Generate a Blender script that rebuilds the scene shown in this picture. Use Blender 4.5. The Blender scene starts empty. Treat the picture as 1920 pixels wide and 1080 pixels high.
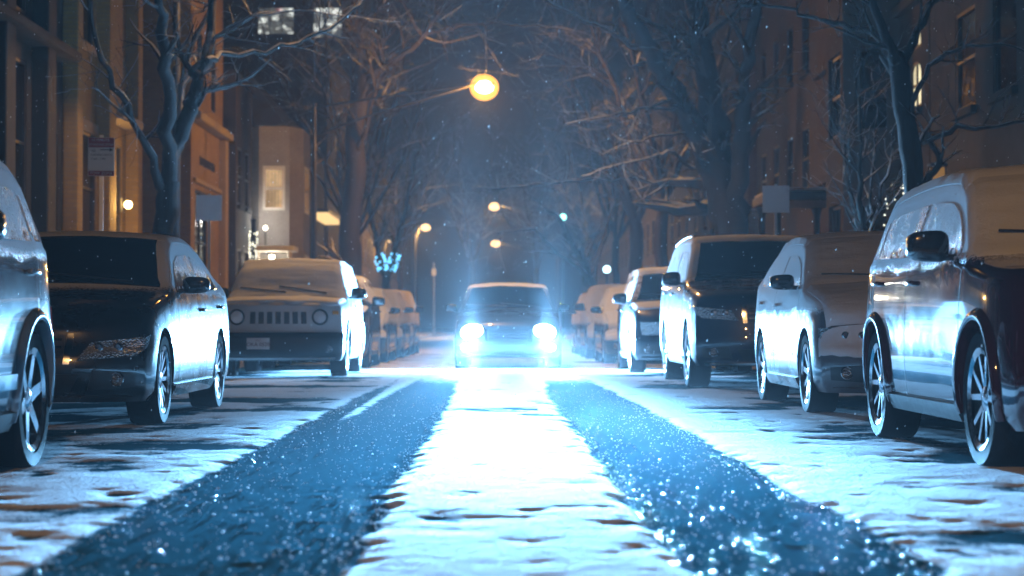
import bpy, bmesh, math, random
import numpy as np
from mathutils import Vector, Matrix, noise

random.seed(7)
RAD = math.radians
scene = bpy.context.scene
COL = scene.collection

# ------------------------------------------------------------------ camera, sky, exposure
F_PX, VPX, VPY, EYE = 3700.0, 930.0, 612.0, 0.70
cam_data = bpy.data.cameras.new("camera")
cam = bpy.data.objects.new("camera", cam_data)
COL.objects.link(cam)
cam_data.sensor_width = 36.0
cam_data.lens = F_PX / 1920.0 * 36.0
cam_data.clip_start = 0.05
cam_data.clip_end = 2000.0
cam.location = (0, 0, EYE)
cam.rotation_euler = (RAD(90) + math.atan((VPY - 540) / F_PX), 0, -math.atan((960 - VPX) / F_PX))
cam_data.dof.use_dof = True
cam_data.dof.focus_distance = 13.5
cam_data.dof.aperture_fstop = 2.8
scene.camera = cam

world = bpy.data.worlds.new("World")
scene.world = world
world.use_nodes = True
wn = world.node_tree
sky = wn.nodes.new("ShaderNodeTexSky")
sky.sky_type = 'NISHITA'
sky.sun_disc = False
sky.sun_elevation = RAD(-4)
sky.sun_rotation = RAD(200)
bg = wn.nodes["Background"]
bg.inputs["Strength"].default_value = 0.0015
wn.links.new(sky.outputs["Color"], bg.inputs["Color"])

scene.view_settings.view_transform = 'Standard'
scene.view_settings.look = 'None'
scene.view_settings.exposure = -0.2
scene.view_settings.gamma = 1.0
try:
    scene.cycles.use_denoising = True
    scene.cycles.denoiser = 'OPENIMAGEDENOISE'
except Exception:
    pass
scene.cycles.max_bounces = 5
scene.cycles.diffuse_bounces = 2
scene.cycles.glossy_bounces = 3
scene.cycles.transmission_bounces = 3
scene.cycles.volume_bounces = 0
scene.cycles.sample_clamp_indirect = 4.0
scene.cycles.sample_clamp_direct = 0.0
scene.cycles.use_light_tree = True


def at(px, py, d):
    """a point of the photograph at a distance d along the street"""
    return Vector(((px - VPX) / F_PX * d, d, EYE + (VPY - py) / F_PX * d))


def side_y(px, X):
    """distance along the street of a point on the plane x = X"""
    return X * F_PX / (px - VPX)


# ------------------------------------------------------------------ scene helpers
def tag(o, label=None, cat=None, group=None, kind=None):
    if label: o["label"] = label
    if cat: o["category"] = cat
    if group: o["group"] = group
    if kind: o["kind"] = kind
    return o


def thing(name, label, cat, loc=(0, 0, 0), rz=0.0, group=None):
    o = bpy.data.objects.new(name, None)
    o.empty_display_size = 0.2
    COL.objects.link(o)
    o.location = loc
    o.rotation_euler = (0, 0, rz)
    return tag(o, label, cat, group)


def mesh_obj(name, verts, faces, mat, parent=None, smooth=True, angle=40, mats=None, fmat=None):
    me = bpy.data.meshes.new(name)
    me.from_pydata([tuple(v) for v in verts], [], faces)
    for m in (mats or [mat]):
        me.materials.append(m)
    if fmat is not None:
        me.polygons.foreach_set("material_index", fmat)
    if smooth:
        me.polygons.foreach_set("use_smooth", [True] * len(me.polygons))
        me.set_sharp_from_angle(angle=RAD(angle))
    me.update()
    o = bpy.data.objects.new(name, me)
    COL.objects.link(o)
    if parent: o.parent = parent
    return o


class MB:
    """collects shapes into one mesh"""
    def __init__(self):
        self.v, self.f = [], []

    def add(self, verts, faces):
        n = len(self.v)
        self.v += [tuple(v) for v in verts]
        self.f += [tuple(i + n for i in f) for f in faces]
        return self

    def box(self, c, s, rz=0.0, bev=0.0, rx=0.0, ry=0.0):
        bm = bmesh.new()
        bmesh.ops.create_cube(bm, size=1.0)
        bmesh.ops.scale(bm, vec=s, verts=bm.verts)
        if bev > 0:
            bmesh.ops.bevel(bm, geom=bm.edges[:], offset=bev, segments=2, affect='EDGES', profile=0.5)
        M = Matrix.Translation(c) @ Matrix.Rotation(rz, 4, 'Z') @ Matrix.Rotation(ry, 4, 'Y') @ Matrix.Rotation(rx, 4, 'X')
        bmesh.ops.transform(bm, matrix=M, verts=bm.verts)
        bm.verts.index_update()
        self.add([v.co[:] for v in bm.verts], [[v.index for v in f.verts] for f in bm.faces])
        bm.free()
        return self

    def tube(self, pts, rad, n=8, cap=True):
        pts = [Vector(p) for p in pts]
        if not isinstance(rad, (list, tuple)): rad = [rad] * len(pts)
        base = len(self.v)
        u = None
        for i, p in enumerate(pts):
            t = (pts[min(i + 1, len(pts) - 1)] - pts[max(i - 1, 0)]).normalized()
            if u is None:
                u = t.orthogonal().normalized()
            else:
                u = (u - t * u.dot(t))
                u = u.normalized() if u.length > 1e-6 else t.orthogonal().normalized()
            w = t.cross(u)
            for k in range(n):
                a = 2 * math.pi * k / n
                self.v.append(tuple(p + (u * math.cos(a) + w * math.sin(a)) * rad[i]))
        for i in range(len(pts) - 1):
            for k in range(n):
                a, b = base + i * n + k, base + i * n + (k + 1) % n
                self.f.append((a, b, b + n, a + n))
        if cap:
            self.f.append(tuple(base + k for k in range(n))[::-1])
            e = base + (len(pts) - 1) * n
            self.f.append(tuple(e + k for k in range(n)))
        return self

    def lathe(self, prof, axis='Z', n=24, c=(0, 0, 0), closed=False):
        """prof: list of (r, h)"""
        base = len(self.v)
        m = len(prof)
        for k in range(n):
            a = 2 * math.pi * k / n
            for r, h in prof:
                x, y = r * math.cos(a), r * math.sin(a)
                p = {'Z': (x, y, h), 'X': (h, x, y), 'Y': (x, h, y)}[axis]
                self.v.append((p[0] + c[0], p[1] + c[1], p[2] + c[2]))
        for k in range(n):
            for i in range(m if closed else m - 1):
                a, b = base + k * m + i, base + k * m + (i + 1) % m
                a2, b2 = base + ((k + 1) % n) * m + i, base + ((k + 1) % n) * m + (i + 1) % m
                self.f.append((a, a2, b2, b))
        return self

    def ball(self, c, r, s=(1, 1, 1), sub=2):
        bm = bmesh.new()
        bmesh.ops.create_icosphere(bm, subdivisions=sub, radius=r)
        bm.verts.index_update()
        self.add([(v.co.x * s[0] + c[0], v.co.y * s[1] + c[1], v.co.z * s[2] + c[2]) for v in bm.verts],
                 [[v.index for v in f.verts] for f in bm.faces])
        bm.free()
        return self

    def build(self, name, mat, parent=None, smooth=True, angle=40):
        return mesh_obj(name, self.v, self.f, mat, parent, smooth, angle)


# ------------------------------------------------------------------ materials
class NT:
    """short-hand for building node materials"""
    def __init__(self, name):
        self.m = bpy.data.materials.new(name)
        self.m.use_nodes = True
        self.t = self.m.node_tree
        self.b = self.t.nodes["Principled BSDF"]
        self.out = self.t.nodes["Material Output"]

    def n(self, typ, **kw):
        nd = self.t.nodes.new(typ)
        for k, v in kw.items(): setattr(nd, k, v)
        return nd

    def put(self, sock, v):
        if hasattr(v, "is_output") or isinstance(v, bpy.types.NodeSocket):
            self.t.links.new(v, sock)
        else:
            sock.default_value = v

    def bs(self, **kw):
        for k, v in kw.items():
            self.put(self.b.inputs[k.replace("_", " ")], v)

    def pos(self):
        return self.n("ShaderNodeNewGeometry").outputs["Position"]

    def obj(self):
        return self.n("ShaderNodeTexCoord").outputs["Object"]

    def sep(self, v):
        s = self.n("ShaderNodeSeparateXYZ")
        self.put(s.inputs[0], v)
        return s.outputs

    def scale(self, v, s):
        m = self.n("ShaderNodeVectorMath", operation='MULTIPLY')
        self.put(m.inputs[0], v)
        m.inputs[1].default_value = s
        return m.outputs[0]

    def noise(self, vec, scale, detail=4, rough=0.6, dist=0.0):
        nd = self.n("ShaderNodeTexNoise")
        self.put(nd.inputs["Vector"], vec)
        nd.inputs["Scale"].default_value = scale
        nd.inputs["Detail"].default_value = detail
        nd.inputs["Roughness"].default_value = rough
        nd.inputs["Distortion"].default_value = dist
        return nd.outputs["Fac"]

    def voro(self, vec, scale, feature='F1', out="Distance"):
        nd = self.n("ShaderNodeTexVoronoi", feature=feature)
        self.put(nd.inputs["Vector"], vec)
        nd.inputs["Scale"].default_value = scale
        return nd.outputs[out]

    def math(self, op, a, b=0.0, c=None, clamp=False):
        nd = self.n("ShaderNodeMath", operation=op, use_clamp=clamp)
        self.put(nd.inputs[0], a)
        self.put(nd.inputs[1], b)
        if c is not None: self.put(nd.inputs[2], c)
        return nd.outputs[0]

    def ramp(self, v, lo, hi, a=0.0, b=1.0, smooth=True):
        nd = self.n("ShaderNodeMapRange", interpolation_type='SMOOTHSTEP' if smooth else 'LINEAR')
        self.put(nd.inputs["Value"], v)
        nd.inputs["From Min"].default_value = lo
        nd.inputs["From Max"].default_value = hi
        nd.inputs["To Min"].default_value = a
        nd.inputs["To Max"].default_value = b
        return nd.outputs[0]

    def mix(self, f, a, b):
        nd = self.n("ShaderNodeMix", data_type='RGBA')
        self.put(nd.inputs[0], f)
        self.put(nd.inputs[6], a)
        self.put(nd.inputs[7], b)
        return nd.outputs[2]

    def mixf(self, f, a, b):
        nd = self.n("ShaderNodeMix", data_type='FLOAT')
        self.put(nd.inputs[0], f)
        self.put(nd.inputs[2], a)
        self.put(nd.inputs[3], b)
        return nd.outputs[0]

    def bump(self, h, strength=0.5, dist=0.02):
        nd = self.n("ShaderNodeBump")
        self.put(nd.inputs["Height"], h)
        self.put(nd.inputs["Strength"], strength)
        nd.inputs["Distance"].default_value = dist
        self.t.links.new(nd.outputs[0], self.b.inputs["Normal"])
        return nd.outputs[0]


def C(r, g=None, b=None):
    if g is None: g = b = r
    return (r, g, b, 1.0)


def plain(name, col, rough=0.5, metal=0.0, coat=0.0, nscale=6.0, namp=0.15, bump=0.0, bscale=80.0, spec=0.5):
    k = NT(name)
    v = k.obj()
    nz = k.noise(v, nscale, 5, 0.6)
    dark = tuple(c * (1 - namp) for c in col[:3]) + (1,)
    lite = tuple(min(1, c * (1 + namp)) for c in col[:3]) + (1,)
    k.bs(Base_Color=k.mix(nz, dark, lite), Roughness=k.ramp(nz, 0.3, 0.7, max(0, rough - .06), min(1, rough + .06)), Metallic=metal)
    k.b.inputs["Coat Weight"].default_value = coat
    k.b.inputs["Coat Roughness"].default_value = 0.06
    k.b.inputs["Specular IOR Level"].default_value = spec
    if bump: k.bump(k.noise(v, bscale, 4), bump, 0.01)
    return k.m


def glow(name, col, strength):
    k = NT(name)
    e = k.n("ShaderNodeEmission")
    e.inputs["Color"].default_value = col
    e.inputs["Strength"].default_value = strength
    k.t.links.new(e.outputs[0], k.out.inputs["Surface"])
    k.m.cycles.emission_sampling = 'NONE'
    return k.m


SNOW = C(0.80, 0.82, 0.86)


def snow_material(name="snow", grain=90.0, strength=0.6):
    k = NT(name)
    v = k.pos()
    n1 = k.noise(v, grain, 5, 0.7)
    n2 = k.noise(v, 7, 4, 0.6)
    k.bs(Base_Color=k.mix(n2, C(.70, .72, .76), SNOW), Roughness=0.75)
    k.b.inputs["Specular IOR Level"].default_value = 0.3
    h = k.math('ADD', k.math('MULTIPLY', n1, 0.5), n2)
    k.bump(h, strength, 0.02)
    return k.m


M = {}
M['snow'] = snow_material()
M['snow_car'] = snow_material("snow_on_car", 60, 0.45)
M['iron'] = plain("painted_iron", C(.03, .032, .035), 0.45)
M['steel'] = plain("galvanised_steel", C(.42, .43, .45), 0.35, 0.8)
M['chrome'] = plain("chrome", C(.75, .76, .78), 0.12, 1.0, namp=.04)
M['black'] = plain("black_plastic", C(.02, .02, .022), 0.5)
M['gloss_black'] = plain("gloss_black_shell", C(.012, .012, .014), .18, coat=.6)
M['rubber'] = plain("tyre_rubber", C(.016, .016, .018), 0.85, bump=.3, spec=.04)
M['bulb'] = glow("sodium_lamp", C(1.0, .62, .2), 60.0)
M['bulb_far'] = glow("sodium_lamp_far", C(1.0, .60, .24), 3.0)


# ------------------------------------------------------------------ lamps that are in the street
def lamp_light(name, loc, power, col, radius=0.12, parent=None, cone=None):
    ld = bpy.data.lights.new(name, 'SPOT' if cone else 'POINT')
    ld.energy = power
    if cone:
        ld.spot_size = RAD(cone)
        ld.spot_blend = .12
    ld.color = col
    ld.shadow_soft_size = radius
    o = bpy.data.objects.new(name, ld)
    COL.objects.link(o)
    o.location = loc
    if parent: o.parent = parent
    return o


SODIUM = (1.0, 0.52, 0.13)
SODIUM_PALE = (1.0, 0.66, 0.36)

# ------------------------------------------------------------------ cars
def pchip(pts):
    xs = np.array([p[0] for p in pts], float)
    ys = np.array([p[1] for p in pts], float)
    h = np.diff(xs)
    d = np.diff(ys) / h
    m = np.zeros(len(xs))
    m[0], m[-1] = d[0], d[-1]
    for i in range(1, len(xs) - 1):
        if d[i - 1] * d[i] > 0:
            w1, w2 = 2 * h[i] + h[i - 1], h[i] + 2 * h[i - 1]
            m[i] = (w1 + w2) / (w1 / d[i - 1] + w2 / d[i])

    def f(x):
        x = min(max(x, xs[0]), xs[-1])
        i = min(max(int(np.searchsorted(xs, x)) - 1, 0), len(h) - 1)
        t = (x - xs[i]) / h[i]
        return float((2 * t**3 - 3 * t * t + 1) * ys[i] + (t**3 - 2 * t * t + t) * h[i] * m[i]
                     + (-2 * t**3 + 3 * t * t) * ys[i + 1] + (t**3 - t * t) * h[i] * m[i + 1])
    return f


def frosted(name, col, rough, metal, coat, z_lo, z_hi, cover, snowcol=SNOW, grain=55.0, spec=0.5, dirt=0.03):
    """paint or glass with a crust of blown snow that thickens upward"""
    k = NT(name)
    v = k.obj()
    z = k.sep(v)[2]
    fine = k.noise(v, grain, 3, 0.65)
    fine2 = k.noise(v, grain * 2.6, 2, 0.6)
    big = k.noise(v, 3.1, 4, 0.6)
    n = k.math('ADD', k.math('MULTIPLY', fine, 0.4), k.math('ADD', k.math('MULTIPLY', fine2, 0.25), k.math('MULTIPLY', big, 0.35)))
    lvl = k.ramp(z, z_lo, z_hi, 0.0, cover)
    fac = k.ramp(k.math('ADD', n, lvl), 0.98, 1.12)
    film = k.math('MULTIPLY', k.ramp(k.math('ADD', big, k.math('MULTIPLY', lvl, .6)), 0.75, 1.15), dirt)
    fac2 = k.math('MAXIMUM', fac, film)
    basec = k.mix(big, tuple(c * .85 for c in col[:3]) + (1,), col)
    k.bs(Base_Color=k.mix(fac2, basec, snowcol),
         Roughness=k.mixf(fac2, k.ramp(big, .3, .7, rough * .8, rough * 1.3), 0.8),
         Metallic=k.mixf(fac2, metal, 0.0))
    k.put(k.b.inputs["Coat Weight"], k.mixf(fac2, coat, 0.0))
    k.b.inputs["Coat Roughness"].default_value = 0.03
    k.b.inputs["Specular IOR Level"].default_value = spec
    k.bump(k.math('ADD', k.math('MULTIPLY', fac, 0.6), k.math('MULTIPLY', k.math('MULTIPLY', fine2, fac), 0.8)), 0.5, 0.008)
    return k.m


def lamp_glass():
    k = NT("headlamp_glass")
    v = k.obj()
    d = k.voro(v, 75.0)
    k.bs(Base_Color=k.mix(d, C(.75), C(.25)), Metallic=.85, Roughness=.16)
    k.b.inputs["Coat Weight"].default_value = .8
    k.b.inputs["Coat Roughness"].default_value = .03
    k.bump(d, .7, 0.015)
    return k.m


M['lamp_glass'] = lamp_glass()
M['seam'] = plain("seam_rubber", C(.008), 0.7)
M['brake'] = plain("brake_disc", C(.05, .048, .045), 0.55, .4)
M['plate'] = plain("plate_white", C(.72, .73, .75), .45, namp=.03)
M['plate_ink'] = plain("plate_ink", C(.12, .03, .04), .5)
M['amber'] = plain("amber_lens", C(.5, .16, .02), .2, coat=.5)


def patch(name, fn, nu, nv, mat, parent, off=0.004, depth=0.004, centre=(0, 2.2, 0.5), smooth=True, angle=50):
    """a thin skin laid on a surface fn(u, v); off may be a function of (u, v)"""
    P = [[Vector(fn(i / nu, j / nv)) for j in range(nv + 1)] for i in range(nu + 1)]
    cen = Vector(centre)
    outer, inner = [], []
    flip = None
    for i in range(nu + 1):
        for j in range(nv + 1):
            du = P[min(i + 1, nu)][j] - P[max(i - 1, 0)][j]
            dv = P[i][min(j + 1, nv)] - P[i][max(j - 1, 0)]
            n = du.cross(dv)
            if n.length < 1e-9: n = P[i][j] - cen
            n.normalize()
            if n.dot(P[i][j] - Vector((cen.x, cen.y if abs(P[i][j].y - cen.y) > 1.9 else P[i][j].y * .9 + cen.y * .1, cen.z))) < 0:
                n = -n
                if flip is None: flip = True
            elif flip is None: flip = False
            o = off(i / nu, j / nv) if callable(off) else off
            outer.append(P[i][j] + n * o)
            inner.append(P[i][j] - n * depth)
    V = [tuple(p) for p in outer]
    w = nv + 1
    F = []
    for i in range(nu):
        for j in range(nv):
            q = (i * w + j, (i + 1) * w + j, (i + 1) * w + j + 1, i * w + j + 1)
            F.append(q if not flip else q[::-1])
    ring = [i * w for i in range(nu + 1)] + [nu * w + j for j in range(1, nv + 1)] + \
           [i * w + nv for i in range(nu - 1, -1, -1)] + [j for j in range(nv - 1, 0, -1)]
    base = len(V)
    V += [tuple(inner[i]) for i in ring]
    m = len(ring)
    for k in range(m):
        a, b = ring[k], ring[(k + 1) % m]
        q = (a, base + k, base + (k + 1) % m, b)
        F.append(q if not flip else q[::-1])
    return mesh_obj(name, V, F, mat, parent, smooth, angle)


class Shape:
    """the skin of a car: y runs from the nose (0) to the tail (L), x across, z up"""
    def __init__(s, **k):
        s.__dict__.update({a: b for a, b in k.items() if a not in ('top', 'belt', 'nose', 'tail')})
        s.fT, s.fB = pchip(k['top']), pchip(k['belt'])
        s.fN, s.fE = pchip(k['nose']), pchip(k['tail'])

    def wF(s, y): return max(0.0, 1 - y / 0.75) ** 2
    def wR(s, y): return max(0.0, 1 - (s.L - y) / 0.75) ** 2
    def hw(s, y): return s.W * (1 - s.nF * s.wF(y) - s.nR * s.wR(y))

    def X(s, y, z):
        w = s.hw(y)
        zb = s.fB(y)
        zm = s.z0 + 0.42 * (zb - s.z0)
        if z <= zm:
            q = (zm - z) / (zm - s.z0)
            return w * (1 - 0.035 * q * q - 0.03 * max(0, q - .75) * 4)
        if z <= zb:
            q = (z - zm) / (zb - zm)
            return w * (1 - 0.028 * q ** 2.5)
        sh = min(1, (z - zb) / 0.05) * 0.022
        return w * 0.972 - sh - s.tum * (z - zb) - .10 * (z - zb) ** 2

    def sh(s, y, x, z):
        q = abs(x) / s.W
        return s.wF(y) * (s.fN(z) + s.kF * q ** 3.2) - s.wR(y) * (s.fE(z) + s.kR * q ** 3.2)

    def ztop(s, y): return s.fT(y)
    def rr(s, y): return min(s.r, 0.45 * (s.fT(y) - s.z0))

    def top(s, y, a):
        zt = s.fT(y)
        r = s.rr(y)
        zs = zt - s.crown - r
        Xs = s.X(y, zs)
        t = max(0.0, (abs(a) - .85) / .15)
        z = zt - s.crown * a * a - r * (1 - math.sqrt(max(0, 1 - t * t)))
        x = (Xs - r) * abs(a) / .85 if abs(a) < .85 else Xs - r + r * t
        x = math.copysign(x, a)
        return (x, y + s.sh(y, x, z), z)

    def side(s, y, z, sg=1):
        x = s.X(y, z)
        return (sg * x, y + s.sh(y, x, z), z)

    def front(s, fx, z):
        """fx 0..1 across half the nose, beyond 1 round the corner and back along the side (metres)"""
        sg = 1 if fx >= 0 else -1
        fx = abs(fx)
        if fx <= 1:
            x = fx * s.X(0, z)
            return (sg * x, s.sh(0, x, z), z)
        return s.side(fx - 1, z, sg)

    def back(s, fx, z):
        sg = 1 if fx >= 0 else -1
        fx = abs(fx)
        if fx <= 1:
            x = fx * s.X(s.L, z)
            return (sg * x, s.L + s.sh(s.L, x, z), z)
        return s.side(s.L - (fx - 1), z, sg)

    def body_mesh(s):
        A = [-1, -.985, -.95, -.9, -.85, -.66, -.44, -.22, 0, .22, .44, .66, .85, .9, .95, .985, 1]
        nb = 15
        na = len(A)
        ys = sorted(set([round(v, 3) for v in list(np.linspace(0, .75, 14)) + list(np.linspace(.75, s.L - .75, 44)) + list(np.linspace(s.L - .75, s.L, 14))]))
        idx, V, F = {}, [], []

        def vert(i, ia, ib):
            key = (i, ia, ib)
            if key in idx: return idx[key]
            y = ys[i]
            a, b = A[ia], ib / nb
            zt = s.top(y, a)
            zsd = s.z0 + b * (s.fT(y) - s.crown - s.rr(y) - s.z0)
            z = s.z0 + b * (zt[2] - s.z0)
            xt = zt[0] / max(1e-6, abs(s.top(y, 1)[0]))
            x = xt * s.X(y, zsd)
            V.append((x, y + s.sh(y, x, z), z))
            idx[key] = len(V) - 1
            return idx[key]

        ns = len(ys)
        for i in range(ns - 1):
            for ia in range(na - 1):
                F.append((vert(i, ia, nb), vert(i, ia + 1, nb), vert(i + 1, ia + 1, nb), vert(i + 1, ia, nb)))
                F.append((vert(i, ia, 0), vert(i + 1, ia, 0), vert(i + 1, ia + 1, 0), vert(i, ia + 1, 0)))
            for ib in range(nb):
                F.append((vert(i, 0, ib), vert(i, 0, ib + 1), vert(i + 1, 0, ib + 1), vert(i + 1, 0, ib)))
                F.append((vert(i, na - 1, ib), vert(i + 1, na - 1, ib), vert(i + 1, na - 1, ib + 1), vert(i, na - 1, ib + 1)))
        for ia in range(na - 1):
            for ib in range(nb):
                F.append((vert(0, ia, ib), vert(0, ia + 1, ib), vert(0, ia + 1, ib + 1), vert(0, ia, ib + 1)))
                e = ns - 1
                F.append((vert(e, ia, ib), vert(e, ia, ib + 1), vert(e, ia + 1, ib + 1), vert(e, ia + 1, ib)))
        return V, F


def cut_arches(body, s):
    mb = MB()
    for yw in (s.yf, s.yr):
        for sg in (-1, 1):
            x0, x1 = sg * (s.W - .34), sg * (s.W + .3)
            n = 40
            R = s.R * s.arch
            b = len(mb.v)
            for x in (x0, x1):
                for k in range(n):
                    a = 2 * math.pi * k / n
                    mb.v.append((x, yw + R * math.cos(a), s.R + R * math.sin(a)))
            for k in range(n):
                q = (b + k, b + (k + 1) % n, b + n + (k + 1) % n, b + n + k)
                mb.f.append(q if sg < 0 else q[::-1])
            c0, c1 = tuple(b + k for k in range(n)), tuple(b + n + k for k in range(n))
            mb.f += [c0[::-1], c1] if sg < 0 else [c0, c1[::-1]]
    cut = mb.build("arch_cutter", M['black'], None, False)
    bmc = bmesh.new(); bmc.from_mesh(cut.data); bmesh.ops.recalc_face_normals(bmc, faces=bmc.faces[:]); bmc.to_mesh(cut.data); bmc.free()
    bmc = bmesh.new(); bmc.from_mesh(body.data); bmesh.ops.recalc_face_normals(bmc, faces=bmc.faces[:]); bmc.to_mesh(body.data); bmc.free()
    mod = body.modifiers.new("arch", 'BOOLEAN')
    mod.operation = 'DIFFERENCE'
    mod.object = cut
    mod.solver = 'EXACT'
    dg = bpy.context.evaluated_depsgraph_get()
    dg.update()
    me = bpy.data.meshes.new_from_object(body.evaluated_get(dg))
    body.modifiers.clear()
    old = body.data
    body.data = me
    me.name = "body"
    bpy.data.meshes.remove(old)
    bpy.data.objects.remove(cut)
    me.polygons.foreach_set("use_smooth", [True] * len(me.polygons))
    me.set_sharp_from_angle(angle=RAD(38))


def wheel(root, s, x, y, sg, style, rim_mat, frost_rim=False):
    tw, R = s.tw, s.R
    e = bpy.data.objects.new("wheel", None)
    COL.objects.link(e)
    e.parent = root
    e.location = (x, y, R)
    e.empty_display_size = .1
    rr = R * .70
    h = tw / 2
    prof = [(rr, -h * .8), (rr + .02, -h), (R * .93, -h), (R * .985, -h * .82), (R, -h * .5), (R, h * .5), (R * .985, h * .82), (R * .93, h), (rr + .02, h), (rr, h * .8)]
    MB().lathe(prof, 'X', 44, closed=True).build("tyre", M['rubber'], e)
    # rim: barrel, lip, spokes, hub
    o = sg * h
    mb = MB()
    mb.lathe([(rr + .004, -o * .8), (rr - .012, -o * .5), (rr - .02, o * .4), (rr - .02, o * .86), (rr + .01, o * .96), (rr + .012, o * .8)], 'X', 44)
    n, twin = style
    for k in range(n):
        a0 = 2 * math.pi * (k + .25) / n
        for da in ((-.16, .16) if twin else (0,)):
            a = a0 + da * (5 / n)
            aa = a0 + da * 1.9 * (5 / n)
            w0, w1 = (.017, .013) if twin else (.034 * 5 / n + .006, .026 * 5 / n + .004)
            p0 = Vector((0, math.cos(a) * .05, math.sin(a) * .05))
            p1 = Vector((0, math.cos(aa) * (rr - .008), math.sin(aa) * (rr - .008)))
            d = (p1 - p0).normalized()
            t = Vector((0, -d.z, d.y))
            vs = []
            for p, w, xo in ((p0, w0, o * .72), (p1, w1, o * .84)):
                for sx in (xo, xo - sg * .035):
                    for st in (-1, 1):
                        q = p + t * (w * st * (1.0 if sx == xo else .75)); q.x = sx
                        vs.append(tuple(q))
            mb.add(vs, [(0, 1, 5, 4), (2, 6, 7, 3), (0, 4, 6, 2), (1, 3, 7, 5), (0, 2, 3, 1), (4, 5, 7, 6)])
    mb.lathe([(0.0, o * .80), (.03, o * .80), (.062, o * .74), (.066, o * .5)], 'X', 20)
    mb.build("rim", rim_mat, e)
    MB().lathe([(0.0, o * .30), (rr * .80, o * .30), (rr * .80, o * .2)], 'X', 30).build("brake_disc", M['brake'], e)
    return e


def mirror_shell(s, y, z, sg, sx=.22, sz=.15, sy=.11):
    bm = bmesh.new()
    bmesh.ops.create_cube(bm, size=1.0)
    bmesh.ops.subdivide_edges(bm, edges=bm.edges[:], cuts=5, use_grid_fill=True)
    x0 = s.X(y, z)
    for v in bm.verts:
        p = v.co * 2
        m = (abs(p.x) ** 4 + abs(p.y) ** 3 + abs(p.z) ** 4) ** .28
        p = p / max(m, 1e-6)
        taper = 1 - .18 * (p.x * .5 + .5)
        v.co = Vector(((p.x * sx / 2) + sx / 2 + .05, p.y * sy / 2 + (.02 if p.y > 0 else -.0), p.z * sz / 2 * taper))
        v.co.x = sg * (x0 + v.co.x)
        v.co.y += y
        v.co.z += z
    mb = MB()
    bm.verts.index_update()
    mb.add([v.co[:] for v in bm.verts], [[v.index for v in f.verts] for f in bm.faces])
    bm.free()
    mb.box((sg * (x0 + .03), y + .01, z - sz * .32), (.12, .05, .035), bev=.01)
    return mb


def nzf(x, y, z=0.0, sc=1.0):
    return noise.noise(Vector((x * sc, y * sc, z * sc)))


def snow_on_top(root, s, y0, y1, thick, name="snow_cover", amax=.93, seed=0., mat=None, nu=56, nv=26, ragged=.12):
    """a shell of lying snow on hood, windscreen or roof"""
    def fn(u, v):
        a = (v * 2 - 1) * amax
        y = y0 + u * (y1 - y0)
        j = ragged * nzf(a * 3 + seed, seed, sc=1.0) * (1 - u) - ragged * .7 * nzf(a * 3 - seed, seed + 3) * u
        return s.top(min(max(y + j, .0), s.L), a)

    def off(u, v):
        a = abs(v * 2 - 1)
        e = min(1, u / .06, (1 - u) / .06, (1 - a) / .10)
        e = max(0, e) ** .6
        return .003 + thick * e * (1 + .35 * nzf(u * 9 + seed, v * 5, seed)) + .004 * nzf(u * 50, v * 30, seed)
    return patch(name, fn, nu, nv, mat or M['snow_car'], root, off, .006, (0, s.L / 2, .5))


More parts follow.
